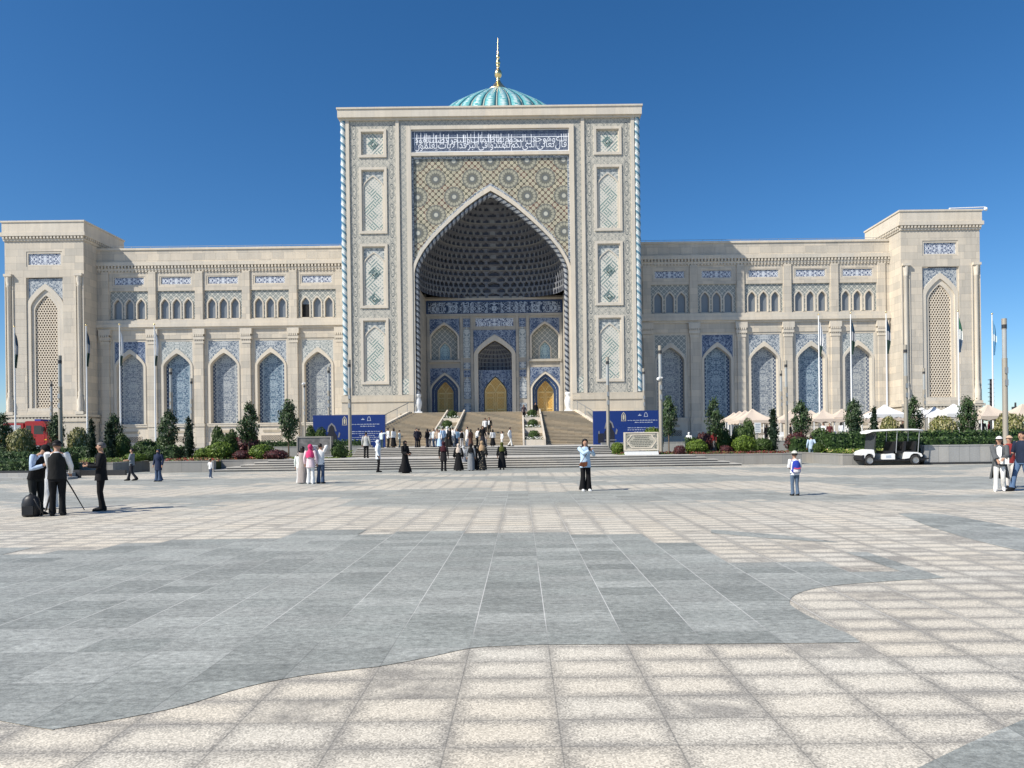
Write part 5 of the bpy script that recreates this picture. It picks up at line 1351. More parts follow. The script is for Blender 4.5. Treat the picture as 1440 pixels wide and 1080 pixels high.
for a in [
 (30,602,36,50,'gold',0,'golden leaved round shrub in front of the red truck'),
 (110,601,28,52,'gold',1,'golden leaved round shrub right of the red truck, left of the cypresses'),
 (172,610,22,49,'box',0,'small dark round shrub just right of the left cypress pair'),
 (205,618,34,54,'box',1,'low spreading green shrub behind the walking man in grey'),
 (190,637,30,44.6,'lime',1,'lime green low bush beside the passage, behind the walking man'),
 (211,634,22,46,'box',1,'small dark green bush near the woman in navy'),
 (232,612,30,56,'box',0,'dark bush behind the lamp post, below a round tree'),
 (310,621,38,46,'lime',0,'large lime green ball bush on the left bed'),
 (291,629,36,47,'lime',1,'flat lime green bush touching the large ball bush on its left'),
 (368,625,36,46,'lime',1,'yellow green ball bush nearest the thin trunked tree'),
 (318,610,34,50,'box',1,'mid green mounded bush behind the large lime ball'),
 (306,599,18,54,'box',0,'small dark bush against the wall behind the lime ball'),
 (327,604,18,54,'box',1,'dark bush between the lime ball and the round tree'),
 (347,610,40,53,'red',0,'dark reddish bush behind the round headed tree trunk'),
 (388,632,36,45.8,'red',1,'low dark red shrub between the thin trunk and the yellow ball'),
 (340,633,26,45.8,'red',0,'low dark red shrub between the two lime ball bushes'),
 (437,598,16,53,'box',0,'dark shrub peeping above the grey slab, left one'),
 (451,601,20,53,'box',1,'dark shrub peeping above the grey slab, right one'),
 (475,625,30,48,'box',0,'green bush at the right end of the grey slab'),
 (868,622,20,48.5,'lime',1,'lime bush at the left end of the inscribed stone plaque'),
 (918,601,30,52,'lime',0,'lime bush just behind the inscribed stone plaque'),
 (980,618,32,46.6,'lime',1,'yellow green ball bush right of the stone plaque'),
 (1046,612,34,46.6,'lime',0,'large lime ball bush below the cream tents'),
 (1072,616,30,48,'box',1,'loose green bush beside the tall cypress at the tents'),
 (1042,598,30,53,'box',0,'mid green bush below the notice at the tents'),
 (1018,602,20,53,'box',1,'mid green bush right of the woman in red'),
 (1052,588,18,55,'box',1,'dark bush reaching the edge of the front tent'),
 (1020,626,18,46.4,'red',1,'low dark red shrub left of the large lime ball at tents'),
 (990,608,26,52,'red',0,'dark red leaved shrub left of the woman in red'),
 (956,626,18,46.4,'red',1,'low dark red shrub beside the stone plaque base'),
 (1120,608,34,52,'red',1,'dark reddish bush below the round tree among the tents'),
 (1150,622,16,46,'box',0,'small round green bush next to the man in light blue'),
 (1153,602,30,55,'box',1,'leafy green bush in front of the tent tables'),
 (1250,585,28,51,'gold',0,'golden shrub above the front of the golf cart roof'),
 (1326,585,40,49,'gold',1,'large golden shrub between the two right hand trees'),
 (1421,581,46,47,'gold',0,'large golden shrub behind the lamp post at far right')]: shrub(*a)
# hedges
def hedge(label, x0, x1, y0, y1, z0, z1, seed, n=None):
    r = random.Random(seed); t = MB(); e = .09
    t.box(x0+e, x1-e, y0+e, y1-e, z0, z1-e, 1)
    n = n or int(((x1-x0)*(z1-z0) + (x1-x0)*(y1-y0)*.6)*75)
    for _ in range(n):
        q = r.random()
        if q < .55: c = Vector((r.uniform(x0,x1), y0 + r.uniform(-.03,.1), r.uniform(z0,z1))); d = Vector((0,-1,.3))
        elif q < .92: c = Vector((r.uniform(x0,x1), r.uniform(y0,y1), z1 + r.uniform(-.1,.06))); d = Vector((0,-.2,1))
        else: c = Vector((r.choice((x0,x1)), r.uniform(y0,y1), r.uniform(z0,z1))); d = Vector((0,-.3,.5))
        leaf(t, c, d, r.uniform(.05,.11), r, r.randrange(2))
    return tag(t.build('clipped_hedge', LEAF['hedge']), label, 'hedge')
hedge('front clipped hedge at far left, nearest the kerb steps', -42, -25.2, 37.2, 39.2, .1, 1.0, 1)
hedge('middle clipped hedge at far left, one step behind the front hedge', -42, -26.0, 39.4, 42.0, .1, 1.34, 2)
hedge('back clipped hedge at far left, below the red truck', -44, -24.4, 50, 52, .6, 1.6, 3)
hedge('thin clipped hedge behind the left planter, in front of wing wall', -22, -12.5, 58.3, 59.4, 1.2, 1.9, 4)
hedge('front clipped hedge on top of the tall grey wall at right', 22.6, 42, 41.7, 43.6, .6, 1.52, 5)
hedge('rear clipped hedge behind the front right hedge, below the tents', 19.6, 44, 45.0, 47, .6, 1.95, 6)
hedge('clipped hedge along the right terrace, left of the golf cart', 19.4, 24.5, 50.5, 52, .6, 1.65, 7)
hedge('clipped hedge between the cypress and path, below the tents', 12.5, 17.0, 53.5, 54.8, .6, 1.75, 8)
# flower beds: nobody could count them
def flowers(name, boxes, cols, dens, seed, hgt=.22):
    r = random.Random(seed); t = MB()
    for (x0,x1,y0,y1,z) in boxes:
        for _ in range(int((x1-x0)*(y1-y0)*dens)):
            c = Vector((r.uniform(x0,x1), r.uniform(y0,y1), z + r.uniform(.02, hgt)))
            w = math.sin(c.x*1.7+seed)+math.sin(c.x*.6+c.y*2)
            mi = r.choices(range(len(cols)), [c_[1]*(1.6 if (w > 0) == (k % 2 == 0) else .6) for k, c_ in enumerate(cols)])[0]
            leaf(t, c, Vector((0,-.4,1)), r.uniform(.04,.085), r, mi)
    return tag(t.build(name, [c_[0] for c_ in cols]), kind='stuff')
gr = leafmat('grass_leaf', (.05,.085,.02), (.11,.15,.04)); rd = leafmat('red_flower', (.18,.025,.02), (.30,.05,.03)); yl = leafmat('yellow_flower', (.5,.38,.10), (.6,.52,.25)); wt = leafmat('white_flower', (.6,.6,.55), (.75,.75,.7)); bw = leafmat('brown_leaf', (.12,.055,.03), (.2,.10,.05))
li = LEAF['lime'][0]
flowers('flower_bed', [(-22.1,-18.9,43.4,46.5,.6),(-18.9,-15.3,45.25,47.5,.6)], [(rd,5),(gr,5),(yl,1.6),(bw,3)], 120, 1)
flowers('flower_bed', [(10.9,17.2,44.9,47,.6),(6.6,10.9,46.5,48.4,.6)], [(LEAF['red'][0],5),(gr,2),(rd,2),(bw,2)], 120, 2)
flowers('ground_cover', [(-28.4,-24.7,42.7,46,.6),(-22.1,-20.4,46.5,49,.6)], [(li,6),(gr,3),(bw,.8)], 130, 3, .3)
flowers('ground_cover', [(19.2,23.5,42.0,46,.6)], [(li,6),(gr,2),(yl,1)], 130, 4, .3)
flowers('grass', [(-15.2,-12.05,46.7,49.5,.61),(-12.9,-12.0,49.5,57,.62),(6.4,10.0,46.5,50,.6)], [(gr,5),(li,2),(bw,1)], 140, 5, .12)
flowers('ground_cover', [(-15.4,-12.3,50.5,52.5,.62)], [(li,5),(gr,2)], 120, 6, .5)
# stair planters with clipped balls and white flowers
for s in (-1, 1):
    cx = XC + (-4.25 if s < 0 else 4.5)
    o = thing('stair_planter', 'stepped white-edged flower planter set into the %s half of the main stair' % ('left' if s < 0 else 'right'), 'planter', (cx, 66, 1.25))
    for q in (-1, 1):
        t = MB(); x0, x1 = cx+q*.98-.075, cx+q*.98+.075
        poly = [(65.3,1.2),(65.3,1.85),(82.6,5.35),(82.9,5.35),(82.9,1.2)]
        t.face([(x0,a,b) for a, b in poly]); t.face([(x1,a,b) for a, b in reversed(poly)])
        for (a, b), (c, d) in zip(poly, poly[1:]): t.face([(x0,a,b),(x1,a,b),(x1,c,d),(x0,c,d)])
        t.build('side_wall', M['travertine_pale'], o)
    for k in range(3):
        y0 = 65.4 + k*5.6; z1 = 1.75 + k*1.22
        t = MB(); t.box(cx-.89, cx+.89, y0, y0+5.55, 1.2, z1); t.build('tier_box', M['travertine_pale'], o)
        t = MB(); t.box(cx-.84, cx+.84, y0+.15, y0+5.4, z1, z1+.03); t.build('soil', M['soil'], o)
        place('box', k % 2, (cx, y0+1.6, z1), ['clipped ball shrub in the lowest tier of the %s stair planter', 'clipped ball shrub in the middle tier of the %s stair planter', 'clipped ball shrub in the top tier of the %s stair planter'][k] % ('left' if s < 0 else 'right'), 'clipped balls in the stair planters', (.52, .52, .62), k, 'ball_shrub', 'shrub')
        flowers('white_flowers', [(cx-.8, cx+.8, y0+.2, y0+3.4, z1)], [(wt,5),(gr,3)], 70, 20+k+10*s, .3)
# ---- street furniture
def lamp(x, top, z0, label, th=.135, Y=None):
    v = uv(x, top)[1]; hgt = 7.5
    Y = Y or (z0 + hgt - H)*F/v
    a = at(x, top, Y); h = a.z - z0
    o = thing('lamp_post', label, 'lamp post', (a.x, Y, z0), 0, 'slim column lamps round the square')
    L = lambda t, n, m: t.build(n, M[m], o, True)
    t = MB(); t.tube([(0,0,0),(0,0,h*.70)], th, 10); t.tube([(0,0,0),(0,0,.12)], th*1.5, 10); L(t, 'pole', 'metal')
    t = MB(); t.tube([(0,0,h*.70),(0,0,h*.92)], th*.55, 8); t.tube([(0,0,h*.70),(0,0,h*.705)], th*1.02, 10); L(t, 'neck', 'metal')
    t = MB(); t.tube([(0,0,h*.705),(0,0,h*.92)], th*.86, 10); t.build('lamp_glass', M['lampglass'], o, True)
    t = MB(); t.tube([(0,0,h*.92),(0,0,h)], th*.95, 10); L(t, 'cap', 'metal')
    t = MB(); t.tube([(0,0,h*.925),(0,0,h*.955)], th*.97, 10); L(t, 'cap_band', 'darkmetal')
    for k in range(2):
        t = MB(); t.box(-th*.6, th*.6, -th*1.35, -th*.6, h*(.50+.09*k), h*(.545+.09*k)); L(t, 'speaker_box', 'steel')
    return o
for a in [
 (84,500,.65,'tan column lamp right of the red truck, in front of left tower'),
 (72,536,1.25,'farther thin column lamp beside the nearer one at the red truck'),
 (240,518,1.25,'tan column lamp in front of the second niche of the left wing'),
 (269,532,1.25,'thin far column lamp beside the lone left cypress'),
 (428,538,1.25,'thin far column lamp beside the last niche of the left wing'),
 (462,516,1.25,'tan column lamp in front of the left end of the left blue board'),
 (491,506,.65,'tan column lamp standing in front of the left blue board'),
 (854,502,.65,'tan column lamp standing in front of the right blue board'),
 (905,518,1.25,'thin column lamp at the right end of the right blue board'),
 (928,486,.65,'tall column lamp with a small camera beside the plaque tree'),
 (1098,521,1.25,'farther column lamp of the close pair at the tents'),
 (1105,507,.65,'nearer column lamp of the close pair at the tents'),
 (1273,485,.65,'column lamp rising behind the golf cart roof'),
 (1299,518,1.25,'thin column lamp in front of the right tower, right of the golf cart'),
 (1412,448,.65,'biggest column lamp at far right, behind the walking couple')]: lamp(*a)
for x, y, Yd, lab in ((930,533,49.3,'small white security camera fixed to the tall lamp beside plaque'), (430,540,74,'small white security camera fixed to the thin lamp at the left wing')):
    a = at(x-4, y, Yd); t = MB(); t.ball(tuple(a), .13, 5); t.box(a.x, a.x+.28, a.y-.04, a.y+.04, a.z+.05, a.z+.14); tag(t.build('security_camera', M['white']), lab, 'camera')
def flagm(name, cols):
    g = G(name, .8, .2); u, v = g.uv(); f = v.fr() if False else v
    c = cols[0][1]; c = (*c,)
    out = None
    for lim, col in cols:
        out = (*col,) if out is None else g.mix(f > lim, out, (*col,))
    return g.out(out)
FL = {'dark': flagm('dark_flag', [(0,(.02,.05,.09)),(.34,(.30,.31,.33)),(.6,(.03,.06,.05))]), 'white': flagm('pale_flag', [(0,(.55,.57,.6)),(.45,(.62,.62,.62)),(.7,(.05,.08,.07))]),
      'tri': flagm('tricolour_flag', [(0,(.05,.16,.10)),(.33,(.6,.62,.6)),(.62,(.06,.10,.16))]), 'blue': flagm('light_blue_flag', [(0,(.14,.34,.55)),(.4,(.5,.6,.66)),(.6,(.13,.32,.52))])}
def flagpole(x, top, fl, label, fo=0):
    Y = 66.0; a = at(x, top, Y); z0 = 1.3; h = a.z - z0
    o = thing('flagpole', label, 'flagpole', (a.x, Y, z0), 0, 'flagpoles in front of the wings')
    t = MB(); t.tube([(0,0,0),(0,0,h*.5),(0,0,h)], [.085,.07,.045], 8); t.build('pole', M['white'], o, True)
    t = MB(); t.ball((0,0,h+.05), .09, 4); t.build('finial', M['gold'], o, True)
    t = MB(); t.box(-.2,.2,-.2,.2,-.05,.25); t.build('base', M['white'], o, True)
    t = MB(); P = []; zt = h - .5 - fo; ln = 3.3
    for i in range(15):
        f = i/14; row = []
        for j in range(9):
            g = j/8; wd = (.12 + .20*math.sin(PI*min(1, f*1.1))**.8)
            row.append((.07 + g*wd*(1 if fo < 3 else 1), .09*math.sin(g*9 + f*3)*(.4+f), zt - ln*f - g*.35*(1-f)))
        P.append(row)
    t.grid(P, 0, False, lambda i, j: (j/8, i/14)); t.build('flag', FL[fl], o, True)
for a in [(20,460,'dark','flagpole with dark limp flag at the far left, before the left tower'), (121,458,'dark','flagpole with dark limp flag at the inner edge of left tower'),
 (168,457,'white','flagpole with white limp flag before the first left niche'), (217,457,'white','flagpole with white and dark flag between first and second left niches'),
 (1151,443,'white','flagpole before the fourth niche of the right wing'), (1196,441,'dark','flagpole with dark limp flag before the last niche of the right wing'),
 (1246,440,'dark','flagpole at the seam of right wing and right tower'), (1347,438,'tri','flagpole with green and white flag beside the right lattice window'),
 (1395,442,'blue','flagpole with light blue flag right of the right tower, against the sky')]: flagpole(*a)
# far mast against the sky
a = at(1393.5, 533, 150); o = thing('lattice_mast', 'dark distant lattice mast against the sky right of the right tower', 'mast', (a.x, 150, 0))
t = MB(); t.tube([(0,0,0),(0,0,a.z)], [.42,.28], 4)
for k in range(14): t.box(-.42,.42,-.42,.42, a.z-k*.9-.2, a.z-k*.9-.1)
t.build('mast_frame', M['darkmetal'], o, True)
a = at(1428, 566, 150); o = thing('distant_tower_mast', 'short dark mast far off at the right horizon', 'mast', (a.x, 150, 0)); t = MB(); t.tube([(0,0,0),(0,0,a.z)], [.4,.18], 5); t.box(-.5,.5,-.5,.5,a.z-1.6,a.z-.9); t.build('mast_body', M['darkmetal'], o, True)
# tents
CAN = {'cream': plain('cream_canvas', (.56,.47,.385), .8, .2, 0, .06), 'white': plain('white_canvas', (.66,.655,.64), .8, .2, 0, .05)}
def tent(x, top, w, Y, col, label):
    a = at(x, top, Y); z0 = 1.25 if Y > 58 else .65; h = a.z - z0; r = w*Y/F/2; he = max(1.9, h - r*.62)
    o = thing('canopy_tent', label, 'tent', (a.x, Y, z0), 0, 'pavilion tents on the right terrace')
    t = MB(); P = []
    n = 6
    for i in range(n+1):
        f = i/n; q = r*(1-f) if i < n else .04; z = he + (h-he)*(f**1.45)
        row = []
        for e in range(4):
            for k in range(6):
                an = PI/4 + e*PI/2 + k/6*PI/2
                m = max(abs(math.cos(an)), abs(math.sin(an)))
                row.append((q*math.cos(an)/m, q*math.sin(an)/m, z - .10*r*math.sin(PI*k/6)*(1-f)*f*2))
        P.append(row)
    t.grid(P, 0, True, None, None, False)
    P2 = [[(p[0]*1.0, p[1]*1.0, he - .28 + .05*math.cos(j*PI)) for j, p in enumerate(P[0])], P[0]]
    t.grid(P2, 0, True, None, None, False); t.build('canopy', CAN[col], o, True)
    for sx in (-1, 1):
        for sy in (-1, 1):
            q = MB(); q.tube([(sx*(r-.06), sy*(r-.06), 0), (sx*(r-.06), sy*(r-.06), he)], .035, 6); q.build('leg', M['white'], o, True)
for a in [
 (1032,580,34,76,'cream','cream peaked tent farthest left, overlapped by three others'), (1040,578,36,73,'cream','cream peaked tent second from the left in the overlapping row'),
 (1048,577,40,70,'cream','cream peaked tent just behind the front left tent'), (1058,575,54,64,'cream','large cream peaked tent at front left, beside tall cypress'),
 (1112,577,46,68,'cream','cream tent behind the close pair of lamp posts'), (1140,577,40,70,'cream','cream tent right of the tree among the tents'),
 (1157,576,44,66,'cream','cream tent behind the flagpole before the fourth right niche'), (1184,575,40,66,'cream','cream tent left of the tree with a cypress below'),
 (1222,578,38,68,'cream','cream tent just left of the brightest white tent'), (1244,569,46,63,'white','bright white peaked tent left of the right tower base'),
 (1262,576,40,72,'cream','cream tent showing between white tent and golf cart tree'),
 (1296,573,36,72,'white','white tent behind the tree above golf cart'), (1313,572,36,70,'white','white peaked tent behind the large golden shrub'),
 (1341,568,46,63,'white','large white peaked tent left of the far right tree'), (1389,569,54,58.5,'cream','big cream tent before the right tower outer edge'),
 (1438,568,56,58.5,'cream','big cream tent cut by the right picture edge')]: tent(*a)
t = MB(); a = at(1065, 602, 58.3); t.box(a.x-.27, a.x+.27, 58.2, 58.24, a.z-.4, a.z+.45); sg = tag(t.build('notice_board', M['white']), 'white notice board on a stand under the front left tent', 'sign')
t = MB(); t.box(a.x-.03, a.x+.03, 58.25, 58.29, 1.2, a.z+.4); t.build('stand', M['steel'], sg)
t = MB(); gl = plain('grey_print', (.35,.40,.45))
for k in range(5):
    t = MB(); t.box(a.x-.2, a.x+.2-.06*(k % 2), 58.19, 58.2, a.z+.28-k*.14, a.z+.34-k*.14); t.build('printed_line', gl, sg)
# cafe tables and chairs
for k, (x, y, lab) in enumerate(((1112,600,'round white cafe table under the tent by the paired lamps'),(1165,602,'round white cafe table under the tent at the fourth niche'),(1318,604,'round white cafe table behind the large golden shrub'),(1400,604,'round white cafe table under the big cream tent'))):
    Y = 61 + k; a = at(x, y, Y); o = thing('cafe_table', lab, 'table', (a.x, Y, 1.25))
    t = MB(); t.tube([(0,0,.72),(0,0,.76)], .45, 14); t.build('tabletop', M['white'], o, True)
    t = MB(); t.tube([(0,0,.03),(0,0,.72)], .04, 6); t.tube([(0,0,0),(0,0,.03)], .25, 10); t.build('leg', M['white'], o, True)
for k, (x, lab) in enumerate(((1100,'white chair left of the cafe table by the paired lamps'),(1125,'white chair right of the cafe table by the paired lamps'),(1178,'white chair at the table before the fourth niche'),(1330,'white chair between golden shrub and far right tree'),(1408,'white chair under the big cream tent'))):
    Y = 60.5; a = at(x, 605, Y); o = thing('cafe_chair', lab, 'chair', (a.x, Y, 1.25), .4*k)
    t = MB(); t.box(-.22,.22,-.22,.22,.43,.47); t.build('seat', M['white'], o, True)
    t = MB(); t.box(-.21,.21,.19,.22,.5,.9); t.build('backrest', M['white'], o, True)
    for sx in (-1,1):
        for sy in (-1,1):
            t = MB(); t.tube([(sx*.19,sy*.19,0),(sx*.19,sy*.19,.43)], .02, 5); t.build('leg', M['white'], o, True)
# blue boards
bl = plain('blue_board_print', (.012,.035,.17), .4, .35, 0, .05); bg = plain('board_pale_print', (.42,.46,.55)); bk = plain('board_dark_print', (.018,.02,.03)); bgd = plain('board_gold_print', (.55,.50,.36)); bgr = plain('board_grey_print', (.2,.2,.21))
def board(xa, xb, top, Y, label, tx, figx, ex):
    a = at(xa, top, Y); b = at(xb, top, Y); z0, z1 = 1.25, (a.z + b.z)/2
    x0, x1 = a.x, b.x; W = x1 - x0; Hh = z1 - z0
    o = thing('display_board', label, 'display board', ((x0+x1)/2, Y, z0), 0, 'blue display boards beside the stair')
    t = MB(); t.box(x0, x1, Y, Y+.35, z0, z1); t.build('panel', bl, o)
    def P(fx, fz): return x0 + fx*W, z0 + fz*Hh
    rr = random.Random(3); t = MB()
    for blk, (f0, nl) in enumerate(((.70, 2), (.48, 3), (.30, 3))):
        for l in range(nl):
            x, z = P(tx[0] + rr.uniform(0,.04)*(l == nl-1), f0 - l*.062); e = P(tx[1] - (.07 if l == nl-1 else 0), 0)[0]
            if l == nl-1: x += .5
            while x < e:
                w = rr.uniform(.06,.26); h = rr.uniform(.035,.06)
                t.box(x, min(x+w, e), Y-.012, Y, z, z+h)
                if rr.random() < .5: t.box(x+w*.3, x+w*.3+.025, Y-.012, Y, z+h, z+h+.03)
                x += w + .05
    t.build('printed_lines', bg, o)
    t = MB(); cx, cz = P(ex, .84)
    t.ring(arch(cx, .19, cz-.38, cz+.02, cz+.34, 6), arch(cx, .14, cz-.34, cz+.02, cz+.26, 6), Y-.012, Y); t.prism([(cx-.06,cz-.3),(cx-.08,cz),(cx,cz+.18),(cx+.08,cz),(cx+.06,cz-.3)], Y-.012, Y, 0, False); t.box(cx-.21, cx+.21, Y-.012, Y, cz-.42, cz-.38)
    t.build('portal_emblem', bgd, o)
    t = MB(); cx, cz = P((tx[0]+tx[1])/2-.04, .87)
    t.prism([(cx-.14,cz-.07),(cx-.14,cz-.02),(cx-.03,cz+.02),(cx,cz+.12),(cx+.03,cz+.02),(cx+.14,cz-.02),(cx+.14,cz-.07)], Y-.012, Y, 0, False); cx += .52
    t.ring([(cx-.17,cz-.16),(cx-.12,cz+.08),(cx-.07,cz+.2),(cx+.07,cz+.2),(cx+.12,cz+.08),(cx+.17,cz-.16)], [(cx-.12,cz-.12),(cx-.08,cz+.07),(cx-.05,cz+.15),(cx+.05,cz+.15),(cx+.08,cz+.07),(cx+.12,cz-.12)], Y-.012, Y, 0, True)
    t.build('small_emblem', bg, o)
    # printed picture: a dark monument group on the board's left
    cx, _ = P(figx, 0); t = MB()
    t.prism([(cx-.42,z0+.15),(cx-.42,z0+1.05),(cx-.25,z0+1.35),(cx-.22,z0+1.7),(cx-.1,z0+1.95),(cx+.08,z0+1.98),(cx+.2,z0+1.75),(cx+.24,z0+1.35),(cx+.45,z0+1.0),(cx+.45,z0+.15)], Y-.010, Y, 0, False)
    t.box(cx-.95, cx-.45, Y-.010, Y, z0+.12, z0+.95); t.build('printed_figure', bk, o)
    t = MB()
    t.ring([(cx-.4,z0+1.35),(cx-.28,z0+1.85),(cx,z0+2.12),(cx+.28,z0+1.85),(cx+.42,z0+1.4)], [(cx-.28,z0+1.35),(cx-.2,z0+1.75),(cx,z0+1.96),(cx+.2,z0+1.75),(cx+.3,z0+1.4)], Y-.014, Y)
    t.box(cx-.12, cx+.02, Y-.014, Y, z0+.5, z0+.9); t.prism([(cx+.5,z0+.9),(cx+.62,z0+1.35),(cx+.72,z0+1.2),(cx+.62,z0+.85)], Y-.014, Y, 0, False); t.box(cx-.9, cx-.82, Y-.014, Y, z0+.9, z0+1.15); t.box(cx-.4,cx+.6,Y-.014,Y,z0+.35,z0+.42)
    t.build('printed_highlight', bgr, o)
board(440, 541, 583.5, 60, 'dark blue printed display board left of the main stair', (.54,.93), .26, .44)
board(834, 927, 577.5, 60, 'dark blue printed display board right of the main stair', (.52,.97), .24, .46)
# stone slabs on the landing
a0, a1 = at(417, 614, 47.5), at(466, 614, 47.5)
o = thing('stone_slab', 'plain mottled dark grey stone slab in front of the left blue board', 'stone slab', ((a0.x+a1.x)/2, 47.5, .6))
g = G('mottled_grey_stone', .45, .4); p_ = g.pos(); nn = g.noise(g.vec(*p_), 2.2, 4, .6, .8); m_ = g.out(g.mix(nn.st(.35,.7), (.09,.09,.088), (.21,.20,.19)))
t = MB(); t.box(a0.x, a1.x, 47.5, 47.95, .60, a0.z); t.build('slab', m_, o)
t = MB(); frame(t, a0.x+.08, a1.x-.08, .9, a0.z-.08, .07, 47.46, 47.5); t.build('slab_edge', M['granite'], o)
t = MB(); t.box(a0.x-.1, a1.x+.1, 47.4, 48.05, .55, .80); t.build('slab_foot', M['granite_light'], o)
a0, a1 = at(878, 608, 46.5), at(926, 607, 46.5); zt = a0.z; zb = at(900, 633.5, 46.5).z; W = a1.x - a0.x; cx = (a0.x+a1.x)/2
o = thing('inscribed_plaque', 'pale inscribed stone plaque on a white plinth, right of the stair', 'plaque', (cx, 46.5, .6))
mm = stone_mat('plaque_stone', (.42,.41,.35), 5, 5, .05)
t = MB(); t.box(a0.x, a1.x, 46.5, 46.95, zb, zt); t.build('slab', mm, o)
t = MB(); frame(t, a0.x+.07, a1.x-.07, zb+.07, zt-.07, .07, 46.47, 46.5); oc = lambda q: [(cx-W*.44+q,(zb+zt)/2),(cx-W*.30+q,zt-.16-q),(cx+W*.30-q,zt-.16-q),(cx+W*.44-q,(zb+zt)/2),(cx+W*.30-q,zb+.16+q),(cx-W*.30+q,zb+.16+q)]
t.ring(oc(0), oc(.05), 46.475, 46.5, 0, True); t.build('carved_border', M['travertine_pale'], o)
t = MB(); ga = plain('worn_carving', (.20,.21,.18))
for sx in (-1,1):
    for sz in (0,1):
        for k in range(9):
            x = cx + sx*W*(.46 - .012*k - R.uniform(0,.05)); z = (zb+.1 + R.uniform(0,.28)) if sz == 0 else (zt-.1-R.uniform(0,.28)); t.prism([(x-.04,z),(x,z+.05),(x+.04,z),(x,z-.05)], 46.485, 46.5, 0, False)
t.build('corner_carving', ga, o)
t = MB(); rr = random.Random(5)
for l in range(7):
    z = zt - .26 - l*.115; hwid = W*(.22, .2, .24, .33, .33, .27, .2)[l]; x = cx - hwid
    while x < cx + hwid:
        w = rr.uniform(.05,.16); t.box(x, min(x+w, cx+hwid), 46.488, 46.5, z, z+.045); x += w+.035
t.build('engraved_lines', plain('engraving', (.13,.13,.11)), o)
t = MB(); P_ = [(a0.x-.02,.45),(a0.x+.08,zb-.06),(a1.x-.08,zb-.06),(a1.x+.02,.45)]; t.prism(P_, 46.3, 47.1); t.build('plinth', M['white'], o)
# golf cart, nose to the left
def wheel(name, x, y, r, w, root, mr='rubber', hub='steel'):
    q = MB(); t_ = []
    n = 20
    prof_ = [(r*.62,-w/2),(r*.9,-w/2),(r,-w*.3),(r,w*.3),(r*.9,w/2),(r*.62,w/2)]
    q.grid([[(x+a*math.cos(2*PI*k/n), y+b, r+a*math.sin(2*PI*k/n)) for k in range(n)] for a, b in prof_], 0, True)
    wl = q.build(name, M[mr], root, True)
    q = MB(); q.grid([[(x+a*math.cos(2*PI*k/n), y+b, r+a*math.sin(2*PI*k/n)) for k in range(n)] for a, b in [(r*.64,-w*.42),(r*.52,-w*.3),(r*.25,-w*.36),(.01,-w*.38)]], 0, True)
    for k in range(8):
        an = 2*PI*k/8; q.face([(x+r*.2*math.cos(an-.2), y-w*.40, r+r*.2*math.sin(an-.2)),(x+r*.58*math.cos(an-.1), y-w*.44, r+r*.58*math.sin(an-.1)),(x+r*.58*math.cos(an+.1), y-w*.44, r+r*.58*math.sin(an+.1)),(x+r*.2*math.cos(an+.2), y-w*.40, r+r*.2*math.sin(an+.2))])
    q.build('rim', M[hub], wl, True)
base = gnd(1258, 654.3); gc = thing('golf_cart', 'white six-seat golf cart with flat roof parked by the right planter wall', 'golf cart', (base.x, base.y+.6, 0))
WH = plain('cart_white_paint', (.82,.82,.80), .25, .5, 0, .03)
def ext(name, poly, y0, y1, mat, par=gc, bev=None):
    q = MB(); q.prism(poly, y0, y1); return q.build(name, mat, par, True)
hwid = .62
ext('front_cowl', [(-1.86,.42),(-1.84,.62),(-1.62,.82),(-1.30,.92),(-1.18,.90),(-1.12,.62),(-1.16,.46),(-1.22,.60),(-1.34,.68),(-1.52,.68),(-1.66,.56),(-1.70,.42)], -hwid, hwid, WH)
ext('rear_body', [(.55,.36),(.52,.70),(.62,.76),(1.25,.74),(1.52,.66),(1.60,.52),(1.52,.46),(1.42,.60),(1.28,.66),(1.08,.66),(.94,.58),(.84,.40)], -hwid, hwid, WH)
ext('middle_panel', [(-.62,.34),(-.62,.64),(-.10,.68),(.02,.64),(.02,.34)], -hwid, hwid, WH)
ext('chassis', [(-1.75,.24),(-1.75,.34),(-1.1,.34),(1.5,.34),(1.9,.40),(1.9,.32),(1.6,.26)], -hwid+.04, hwid-.04, M['black'])
ext('rear_step', [(1.5,.34),(1.5,.40),(2.02,.40),(2.02,.34)], -.55, .55, M['black'])
q = MB(); P = []
for (f, z, w) in ((-1.45,1.86,.35),(-1.40,1.90,.6),(-1.25,1.97,.68),(.0,2.02,.70),(1.3,2.02,.70),(1.62,1.98,.66),(1.66,1.93,.5)):
    P.append([(f, -w, z-.03),(f, -w*.96, z+.03),(f, 0, z+.06),(f, w*.96, z+.03),(f, w, z-.03),(f, w*.9, z-.05),(f, 0, z-.04),(f,-w*.9,z-.05)])
q.grid(P, 0, True); q.face(list(reversed(P[0]))); q.face(P[-1]); q.build('roof', WH, gc, True)
for (xa, xb) in ((-1.12,-1.02),(.10,.18),(1.35,1.45)):
    for sy in (-1,1):
        q = MB(); q.tube([(xa, sy*.58, .7),(xb, sy*.58, 1.95)], .025, 6); q.build('roof_post', M['steel'] if xa > -1 else M['black'], gc, True)
q = MB(); q.box(-1.14,-1.12,-.56,.56,.86,.9); q.face([(-1.15,-.56,.9),(-1.15,.56,.9),(-1.02,.56,1.9),(-1.02,-.56,1.9)]); q.build('windscreen', plain('smoked_screen', (.06,.065,.07), .1, .6), gc, True)
for x in (-.25, .32, .92):
    q = MB(); q.box(x-.22, x+.24, -.56, .56, .68, .82); s_ = q.build('seat', M['black'], gc, True)
    q = MB(); q.prism([(x+.20,.80),(x+.30,1.36),(x+.40,1.36),(x+.34,.80)], -.54, .54); q.build('backrest', M['black'], s_, True)
